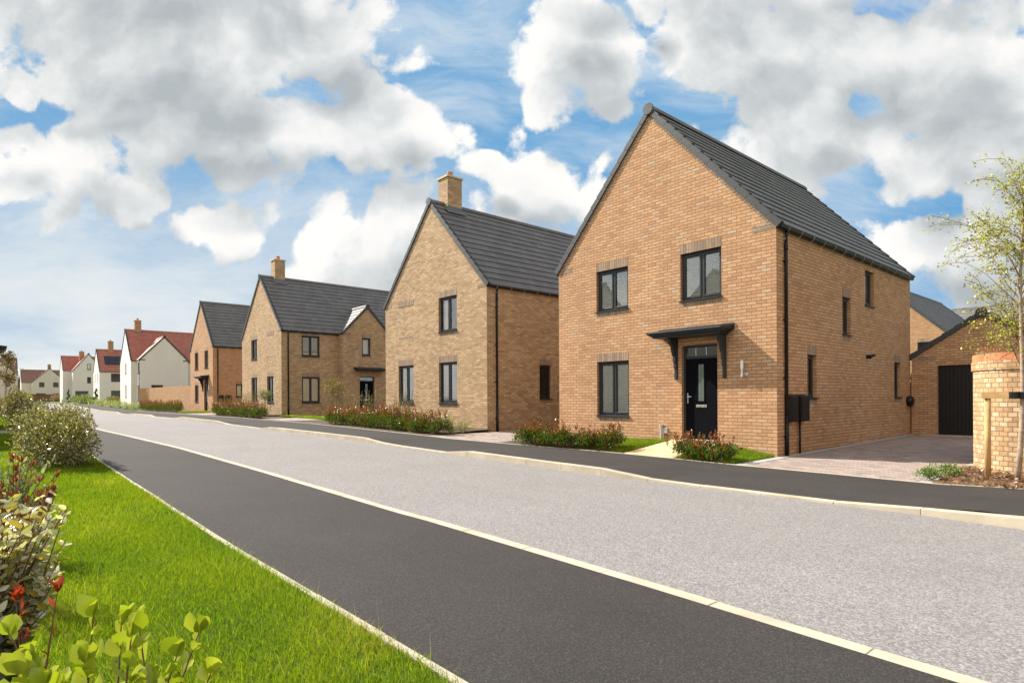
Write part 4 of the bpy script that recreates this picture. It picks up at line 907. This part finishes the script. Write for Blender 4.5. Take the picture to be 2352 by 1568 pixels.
# ---------------------------------------------------------------- grass
def blades(name, x0, x1, y0, y1, dens, hgt, zf=None, wid=.004, label=None, rag=.5, m='grass', tone=1.0, keep=None):
    n = int((x1 - x0) * (y1 - y0) * dens); X = rng.uniform(x0, x1, n); Y = rng.uniform(y0, y1, n)
    if keep is not None:
        kk = keep(X, Y); X, Y = X[kk], Y[kk]; n = len(X)
    hp = np.interp(X, [h[0] for h in HP], [h[1] for h in HP]); Z = hp + (zf(X, Y) if zf else -.012)
    cl = np.sin(X * 2.1 + 1.3 * np.sin(Y * 3)) * np.cos(Y * 3.7 + X) * .5 + .5
    H = hgt * rng.uniform(.5, 1.25, n) * (.8 + .35 * cl); th = rng.uniform(0, 2 * np.pi, n); ln = rng.uniform(.05, rag, n) * H * 1.2; ph = rng.uniform(0, 2 * np.pi, n)
    wx, wy = np.cos(th) * wid / 2, np.sin(th) * wid / 2; dx, dy = np.cos(ph) * ln, np.sin(ph) * ln
    V = np.stack([np.stack([X - wx, Y - wy, Z], 1), np.stack([X + wx, Y + wy, Z], 1), np.stack([X + wx * .8 + dx * .35, Y + wy * .8 + dy * .35, Z + H * .6], 1), np.stack([X - wx * .8 + dx * .35, Y - wy * .8 + dy * .35, Z + H * .6], 1), np.stack([X + dx, Y + dy, Z + H], 1)], 1).reshape(-1, 3)
    b = (np.arange(n) * 5)[:, None]; F = np.concatenate([b + np.array((0, 1, 2, 3)), b + np.array((3, 2, 4, 4))], 0)
    F1 = b + np.array((0, 1, 2, 3))
    pal = np.array([(.09, .17, .008), (.14, .23, .010), (.20, .285, .012), (.28, .32, .02), (.44, .36, .10)]); w = rng.random(n) ** .9 * .66 + .24 * cl + .14 * (np.sin(X * .9 + 2) * np.sin(Y * 2.3 + X * 1.7) > .35)
    idx = np.digitize(w, [.22, .45, .68, .93]); C = pal[idx] * rng.uniform(.8, 1.2, (n, 1)) * tone
    C = np.repeat(C, 5, 0)
    # quads for the stalk and a narrow quad for the tip
    tipa = V.reshape(-1, 5, 3); F2 = b + np.array((3, 2, 4)); 
    me_ = fast(name, V, F1, M[m], None, C)
    me2 = bpy.data.meshes.new('t'); 
    bpy.data.meshes.remove(me2)
    # append triangles
    me = me_.data; nl = len(me.loops); npz = len(me.polygons); k = len(F2)
    me.loops.add(k * 3); li = np.empty(nl + k * 3, dtype=np.int32); me.loops.foreach_get('vertex_index', li); li[nl:] = F2.astype(np.int32).ravel(); me.loops.foreach_set('vertex_index', li)
    me.polygons.add(k); ls = np.empty(npz + k, dtype=np.int32); ls[:npz] = np.arange(0, npz * 4, 4); ls[npz:] = nl + np.arange(0, k * 3, 3); me.polygons.foreach_set('loop_start', ls); me.update(calc_edges=True); me.validate()
    tag(me_, label, None, None, 'stuff'); return me_
blades('grass', -7.5, -.6, -.2, 1.60, 12500, .046, wid=.0034, rag=.75)
blades('grass', -9, -.6, 1.585, 1.635, 3800, .05, wid=.004, rag=.9)
blades('grass', -8, -.6, -.1, 1.58, 110, .17, wid=.003, rag=.9, tone=1.1)
blades('grass', -15, -7.5, -.2, 1.60, 4200, .06, wid=.006)
blades('grass', -25.2, -15, -.2, 1.60, 1700, .07, wid=.009)
blades('grass', -58, -27.6, -.3, 1.60, 420, .09, wid=.018)
fz = lambda X, Y: .02 + (np.interp(X, gz.k, [gz(k) for k in gz.k]) - .02) * np.clip((Y - 10.65) / 1.95, 0, 1)
blades('grass', -7.15, -5.88, 10.75, 12.5, 7000, .06, fz, .007)
blades('grass', -10.2, -8.45, 10.75, 12.5, 6000, .06, fz, .007)
blades('grass', -33.5, -24.8, 12.2, 13.5, 500, .08, lambda X, Y: .07, .02)
blades('grass', -49.6, -47.4, 10.6, 12.3, 900, .10, lambda X, Y: .08, .02)

# ---------------------------------------------------------------- shrubs
def shrub(name, label, loc, rx, ry, h, n, size, pal, cat='shrub', group=None, mat='leaf', red=None, upright=.3, lump=5, sprig=0, sprh=.3, wid=.32, six=False, seed=0, low=.05, shell=.5, curl=0.0, stems=14, flat=False):
    r = np.random.default_rng(seed + int(abs(loc[0]) * 31)); root = empty(name, loc, label, cat, group)
    cx = r.uniform(-.6, .6, (lump, 1)) * rx; cy = r.uniform(-.6, .6, (lump, 1)) * ry; cz = r.uniform(.35, .72, (lump, 1)) * h
    ce = np.concatenate([cx, cy, cz], 1); k = r.integers(0, lump, n)
    d = r.normal(size=(n, 3)); d /= np.linalg.norm(d, axis=1, keepdims=True); rad = r.uniform(shell, 1, (n, 1)) ** .5
    P = ce[k] + d * rad * np.array([rx * .52, ry * .52, h * .42]) * r.uniform(.75, 1.1, (n, 1))
    zl = P[:, 2] < low * h + .02; P[zl, 2] = r.uniform(0, .35, zl.sum()) * h; P += r.normal(size=(n, 3)) * size * .4
    A = d * .8 + r.normal(size=(n, 3)) * .55 + np.array([0, 0, upright])
    C = np.array(pal)[r.integers(0, len(pal), n)]
    if red is not None:
        top = (P[:, 2] / h + r.normal(size=n) * .22) > .92; C[top] = np.array(red)[r.integers(0, len(red), top.sum())]
    extra = []; st = MB()
    for i in range(stems):
        a = r.uniform(0, 6.28); e = ce[r.integers(0, lump)] + np.array([math.cos(a) * rx * .3, math.sin(a) * ry * .3, h * .1]); st.tube([(r.uniform(-.2, .2) * rx, r.uniform(-.2, .2) * ry, -.02), (e[0] * .6, e[1] * .6, e[2] * .5), tuple(e)], [.012 * h + .002, .008 * h + .002, .003], 5, False)
    if sprig:
        PP, AA, CC = [], [], []
        for i in range(sprig):
            c = ce[r.integers(0, lump)]; x = c[0] + r.normal() * rx * .30; y = c[1] + r.normal() * ry * .30; z0 = c[2] + h * .25; L = sprh * r.uniform(.5, 1.2); dx, dy = r.normal() * .12, r.normal() * .12
            st.tube([(x, y, z0), (x + dx * L, y + dy * L, z0 + L)], [.004, .002], 4, False); m_ = max(5, int(L / (size * .28)))
            for j in range(m_):
                t = j / m_; PP.append((x + dx * L * t, y + dy * L * t, z0 + L * t)); q = j * 2.4; AA.append((math.cos(q) * .8, math.sin(q) * .8, .9)); pr = red if (red is not None and t > .25) else pal; CC.append(pr[r.integers(0, len(pr))])
        P = np.concatenate([P, np.array(PP)]); A = np.concatenate([A, np.array(AA)]); C = np.concatenate([C, np.array(CC)])
    st.build('stems', M['twig'], root); leaves('foliage', P, A, size, C, root, mat, wid=wid, six=six, curl=curl)
    return root
GR = [(.045, .13, .012), (.06, .17, .015), (.035, .09, .012), (.10, .22, .02), (.05, .12, .03)]; RED = [(.24, .06, .015), (.30, .09, .02), (.16, .04, .012), (.32, .13, .03), (.14, .07, .02), (.10, .14, .02)]
def photinia_row(label, x0, x1, y0, y1, h, grp, tall=.3, nl=520):
    k = max(1, int((x1 - x0) / .52)); 
    for i in range(k):
        x = x0 + (x1 - x0) * (i + .5) / k; y = y0 + (y1 - y0) * (i + .5) / k + random.uniform(-.06, .06)
        pos = label[0] if i == 0 else label[1] if i == k - 1 else None
        shrub('photinia_shrub', label[2] if 0 < i < k - 1 else (label[0] if i == 0 else label[1]), (x, y, hz(x) + .04), .46, .40, h * random.uniform(.72, 1.05), int(nl * 3.2), .066, GR + GR + RED[:3], 'shrub', grp, red=RED, upright=1.7, sprig=18, sprh=tall * .85, seed=i, wid=.26, lump=12, stems=6, low=.0, shell=.1)
photinia_row(('leftmost red tipped shrub of the row under the nearest house\'s blinds window', 'red tipped shrub next to the pale path of the nearest house', 'red tipped shrub in the row below the nearest house\'s ground floor window'), -11.75, -8.75, 10.42, 10.92, .42, 'red tipped shrubs under the nearest window')
photinia_row(('red tipped shrub right beside the pale path below the black door', 'red tipped shrub at the drive end of the short row by the black door', 'red tipped shrub in the short row between the black door and the drive'), -7.2, -5.95, 10.88, 10.88, .40, 'red tipped shrubs by the black door')
photinia_row(('red tipped shrub at the far end of the long row before the second house', 'red tipped shrub at the near end of the long row, by the paved drive', 'red tipped shrub in the long row before the yellow brick house with three gable windows'), -24.3, -15.4, 10.95, 10.45, .56, 'red tipped shrubs before the second house', .4, 420)
photinia_row(('red tipped shrub at the far end of the row before the third house', 'red tipped shrub at the near end of the row before the third house', 'red tipped shrub in the row before the brick house with the side gable'), -40.5, -31.3, 10.75, 10.55, .62, 'red tipped shrubs before the third house', .4, 260)
photinia_row(('red tipped shrub at the far end of the row by the low brown wall', 'red tipped shrub at the near end of the row by the far orange brick house', 'red tipped shrub in the farthest row, before the low brown garden wall'), -60.5, -50.2, 10.1, 11.0, .72, 'red tipped shrubs before the low brown wall', .4, 170)
DRY = [(.20, .16, .08), (.26, .22, .12), (.15, .15, .06), (.34, .29, .18), (.12, .12, .05)]
SIL = [(.20, .19, .07), (.32, .28, .12), (.13, .13, .04), (.52, .47, .32), (.28, .23, .06), (.09, .09, .03), (.12, .14, .04)]
for i, (x, y, rx, ry, h) in enumerate([(-24.2, 12.0, .9, .5, 1.15), (-22.6, 11.8, .8, .4, 1.0), (-20.4, 12.0, .7, .35, .9), (-26.8, 12.3, .9, .5, .95), (-38.8, 11.8, 1.5, .5, 1.05), (-36.2, 11.7, 1.3, .5, 1.1), (-42.5, 11.6, 1.3, .5, 1.0)]):
    shrub('feathery_shrub', ['straw coloured feathery shrub below the second house\'s left corner', 'thin straw coloured shrub under the left ground window of the second house', 'wispy low straw shrub against the second house\'s gable wall', 'straw coloured shrub before the dark door of the side gable', 'straw coloured shrub under the third house\'s left window', 'straw coloured shrub under the third house\'s right ground window', 'straw coloured shrub in front of the gap before the far orange house'][i], (x, y, hz(x) + .05), rx, ry, h, 1500, .035, DRY, upright=.8, wid=.16, sprig=22, sprh=.45, seed=i, shell=.1)
LOWG = [(.10, .20, .02), (.16, .26, .03), (.07, .13, .03), (.25, .30, .05)]
for i, (x, y, rx, h, t) in enumerate([(-15.3, 11.3, .45, .42, 'bright green low shrub beside the drive of the second house'), (-14.75+(-.5), 10.9, .35, .3, 'small green ground plant at the corner of the second house\'s bed'), (-16.4, 11.6, .4, .5, 'lime green leafy shrub near the second house\'s downpipe'), (-2.62, 11.15, .28, .22, 'feathery bright green plant at the drive edge by the curved wall'), (-2.68, 10.72, .24, .16, 'low bright green tuft at the front corner of the bark bed')]):
    shrub('low_shrub', t, (x, y, hz(x) + .05), rx, rx * .8, h, 900, .035, LOWG, upright=.8, wid=.2, seed=i, shell=.2, stems=9)
for i, (x, y, rx, h) in enumerate([(-63, 10.2, .9, .5), (-66, 9.8, 1.0, .6), (-69.5, 9.9, 1.1, .75), (-73, 9.6, 1.1, .6), (-77, 9.4, 1.2, .8), (-82, 9.2, 1.3, .7)]):
    shrub('variegated_shrub', ['cream edged low shrub nearest the low brown wall', 'second cream edged shrub along the far pavement', 'rounded cream edged shrub before the white house\'s brick wall', 'low cream edged shrub in front of the white house corner', 'cream edged shrub under the white house\'s front gable', 'farthest cream edged shrub by the far pavement'][i], (x, y, hz(x)), rx, rx * .7, h, 700, .09, [(.40, .42, .20), (.30, .36, .12), (.50, .48, .30), (.16, .22, .06)], seed=i)
# big silvery bush on the near verge and its neighbours
shrub('silver_bush', 'large silvery olive bush standing on the lawn edge by the near pavement', (-13.75, .95, .10), 1.45, .60, 1.02, 17000, .055, SIL, mat='leaf_gloss', upright=.3, sprig=70, sprh=.22, lump=16, shell=.45, wid=.26, stems=30, seed=3)
shrub('silver_bush', 'silvery olive bush behind the largest one, beside the cream slab path', (-20.5, .95, .20), 1.5, .5, .85, 6000, .065, SIL, mat='leaf_gloss', sprig=40, sprh=.25, lump=10, seed=8)
shrub('tall_shrub', 'loose brownish shrub rising behind the silvery bushes', (-31.5, 1.0, .25), 1.0, .5, 1.35, 4500, .07, DRY + SIL[:2], sprig=30, sprh=.4, lump=9, seed=9)
shrub('tall_shrub', 'brownish green shrub at the left edge beyond the lawn strips', (-37.5, .2, .28), 1.6, .7, 1.15, 3500, .08, DRY + [(.30, .12, .05)], sprig=20, sprh=.3, lump=9, seed=4)
shrub('tall_shrub', 'reddish brown shrub under the slender street tree', (-52, .5, .3), 2.5, .8, 1.0, 2500, .10, [(.24, .12, .07), (.20, .18, .06), (.30, .2, .1)], lump=9, seed=14)
shrub('clipped_hedge', 'low bright green clipped hedge across the left lawn', (-33.4, -.7, .27), 1.1, 1.3, .34, 5000, .06, LOWG, lump=18, seed=2, cat='hedge')
# foreground plants
def sprout(name, label, loc, stems, size, pal, pal2, mat, hrange, spread, seed, cat='shrub', wid=.42, tip=None, per=14, ang=.9, curl=.06, droop=.0, redmix=None):
    r = np.random.default_rng(seed); root = empty(name, loc, label, cat); st = MB(); P, A, C, Sz = [], [], [], []
    for i in range(stems):
        a = r.uniform(0, 6.28); q = r.uniform(.1, 1) ** .6 * spread; H = r.uniform(*hrange); x0, y0 = (r.normal() * spread * .18, r.normal() * spread * .18) if stems > 5 else (0, 0)
        x1, y1 = math.cos(a) * q, math.sin(a) * q; pts = [(x0 + (x1 - x0) * t ** 1.3, y0 + (y1 - y0) * t ** 1.3, H * t) for t in (0, .3, .6, .85, 1)]
        st.tube(pts, [.0045, .004, .003, .0022, .0015], 6, False)
        for j in range(per):
            t = .20 + .80 * (j + r.uniform(0, .6)) / per; t = min(t, 1); k = min(int(t * 4), 3); f = (t - (0, .3, .6, .85, 1)[k]) ; 
            x = x0 + (x1 - x0) * t ** 1.3; y = y0 + (y1 - y0) * t ** 1.3; z = H * t; th = j * 2.4 + i
            P.append((x, y, z)); A.append((math.cos(th) * ang, math.sin(th) * ang, .25 + 1.1 * t - droop)); pp = pal if t < .75 else pal2; C.append(pp[r.integers(0, len(pp))])
        if tip:
            for j in range(tip): th = j * 2.4; P.append(pts[-1]); A.append((math.cos(th) * .45, math.sin(th) * .45, 1)); C.append(pal2[r.integers(0, len(pal2))])
    st.build('stems', M['twig'], root); leaves('foliage', np.array(P), np.array(A), size, np.array(C), root, mat, wid=wid, six=True, curl=curl, vary=.25)
    return root
sprout('bright_shrub', 'glossy bright lime green shrub in the bottom left corner', (-1.72, .20, .02), 40, .058, [(.16, .24, .02), (.22, .30, .025), (.10, .16, .015)], [(.34, .40, .03), (.28, .34, .025), (.40, .44, .05)], 'leaf_gloss', (.36, .74), .25, 21, wid=.36, tip=4, per=20)
sprout('cream_leaf_shrub', 'cream and grey leaved shrub at the lower left edge', (-3.24, -.02, .02), 190, .050, [(.26, .26, .16), (.40, .38, .26), (.16, .18, .09), (.42, .33, .06)], [(.62, .58, .44), (.48, .38, .07), (.68, .64, .52), (.32, .32, .18)], 'leaf_gloss', (.45, .90), .29, 5, wid=.24, per=32, ang=1.5, droop=.45)
shrub('evergreen_shrub', 'dark green evergreen shrub low at the left edge below the cream leaved one', (-2.75, -.22, .0), .34, .26, .62, 2600, .045, [(.03, .06, .02), (.05, .09, .03), (.08, .12, .05)], mat='leaf_gloss', lump=9, seed=12)
sprout('red_leaf_shrub', 'dark red leaved shrub behind the cream leaved one', (-5.0, .10, .03), 34, .050, [(.12, .02, .015), (.08, .015, .012), (.16, .035, .025), (.10, .10, .04)], [(.18, .03, .02), (.13, .02, .02), (.20, .08, .05)], 'leaf', (.45, .95), .30, 11, wid=.17, per=16, tip=5)
sprout('grey_green_shrub', 'grey green leafy shrub between the red shrub and the lawn', (-6.4, .05, .03), 60, .055, [(.14, .19, .09), (.20, .24, .12), (.10, .14, .05)], [(.30, .34, .18), (.22, .26, .12)], 'leaf', (.45, .85), .42, 15, wid=.2, per=20)
sprout('red_sprig', 'small scarlet leaved sprig beside the cream leaved shrub', (-2.42, .10, .02), 3, .050, [(.28, .03, .015)], [(.36, .045, .02), (.24, .03, .015)], 'leaf', (.62, .70), .10, 17, wid=.16, per=7, tip=6, cat='plant')
# lollipop tree and a small bronze tree in the third garden
def standard(label, loc, h, r0, pal, n=1400, s=.05, name='standard_tree'):
    root = empty(name, loc, label, 'tree'); st = MB(); st.tube([(0, 0, -.05), (.02, 0, h * .5), (0, 0, h)], .022, 8); st.build('trunk', M['twig'], root)
    d = rng.normal(size=(n, 3)); d /= np.linalg.norm(d, axis=1, keepdims=True); P = d * r0 * rng.uniform(.3, 1.05, (n, 1)) * np.array([1, 1, .75]) + np.array([0, 0, h + r0 * .2]); leaves('crown', P, d + rng.normal(size=(n, 3)) * .5, s, np.array(pal)[rng.integers(0, len(pal), n)], root)
    return root
standard('small round headed standard tree by the third house\'s downpipe', (-33.5, 11.4, .30), 1.15, .38, [(.14, .17, .03), (.22, .22, .05), (.09, .12, .03)])
standard('small bronze and green tree beside the side gable', (-27.6, 12.6, .28), 1.55, .55, [(.20, .20, .03), (.26, .10, .04), (.12, .14, .03)], 1100, .06)
grow_tree('street_tree', 'slender brown leaved street tree before the leftmost white house', (-77, 1.3, .65), 5.2, (.3, .2), 40, 1.7, 3, [(.24, .16, .08), (.28, .20, .10), (.18, .15, .05)], .12, 4500, .08, zlow=1.9)
# far garden details
def topiary(label, loc, h):
    root = empty('spiral_topiary', loc, label, 'topiary'); n = 1800; t = rng.random(n); a = t * 15; rr = .42 * (1 - t * .75)
    P = np.stack([np.cos(a) * rr * .45 + rng.normal(size=n) * .10 * (1.2 - t), np.sin(a) * rr * .45 + rng.normal(size=n) * .10 * (1.2 - t), .15 + t * h], 1)
    leaves('foliage', P, None, .10, np.array([(.02, .07, .03), (.03, .10, .04)])[rng.integers(0, 2, n)], root); s = MB(); s.tube([(0, 0, -.1), (0, 0, h)], .03, 6); s.build('trunk', M['twig'], root)
topiary('dark spiral topiary before the house with solar panels', (-100, 11.3, .75), 2.0); topiary('dark spiral topiary before the tall grey-lit gable', (-125, 10.3, .83), 2.1)
shrub('clipped_hedge', 'dark clipped hedge under the big window of the tall grey-lit gable', (-126, 12.4, .83), 5.5, 1.0, 1.35, 3500, .14, [(.06, .10, .02), (.09, .13, .03)], cat='hedge', lump=26, seed=6)
shrub('clipped_hedge', 'brown and yellow hedge before the house with solar panels', (-96, 12.9, .74), 4.0, .9, 1.05, 3000, .12, [(.16, .12, .04), (.24, .20, .04), (.10, .10, .03)], cat='hedge', lump=22, seed=7)
for i, (x, y, rx, h, t) in enumerate([(-108, 10.3, 2.6, 1.3, 'loose green shrub mound beside the black railings'), (-98, 10.0, 2.0, 1.0, 'pale green shrub mound by the far bend of the road'), (-172, 11.8, 2.0, 1.9, 'rosy brown shrub against the timber fence'), (-170, 7.2, 1.1, 1.6, 'bright yellow green clipped shrub before the timber fence'), (-160, 4.6, 3.5, 2.0, 'olive shrub beside the leftmost white house')]):
    shrub('garden_shrub', t, (x, y, hz(x)), rx, rx * .6, h, 1600, .14, [DRY + LOWG, LOWG + DRY[:1], [(.30, .17, .10), (.24, .2, .1)], [(.34, .40, .03)], DRY + GR][i], seed=i)
Fn = empty('timber_fence', (-176, 5.9, .9), 'brown closeboard timber fence before the cream gable', 'fence'); b_ = MB()
for i in range(75): b_.box(-.02 if i % 2 else .0, .02, i * .125, i * .125 + .12, 0, 1.8)
b_.build('boards', M['wood_dark'], Fn)
b_ = MB(); b_.box(.02, .07, -.05, 9.4, 1.72, 1.84); b_.build('rail', M['wood_dark'], Fn)
Rl = empty('railing', (-96, 10.6, .74), 'short black metal railing among the far shrubs', 'railing')
b_ = MB()
for i in range(26): b_.tube([(-i * .12, 0, 0), (-i * .12, 0, .95)], .014, 5)
b_.build('bars', M['anthracite'], Rl); b_ = MB(); b_.box(-3.1, .1, -.02, .02, .85, .89); b_.box(-3.1, .1, -.02, .02, .1, .14); b_.build('rail', M['anthracite'], Rl)
Bn = empty('warehouse', (-330, 6, 1.0), 'dark clad warehouse far off between the white houses', 'warehouse')
b_ = MB(); b_.box(-40, 0, -8, 8.0, -1, 9.2); b_.build('wall', M['dark_clad'], Bn); b_ = MB(); b_.box(-41, .5, -8.5, 8.4, 9.2, 10.3); b_.build('roof', simple('clad_light', (.30, .32, .33), .6), Bn)
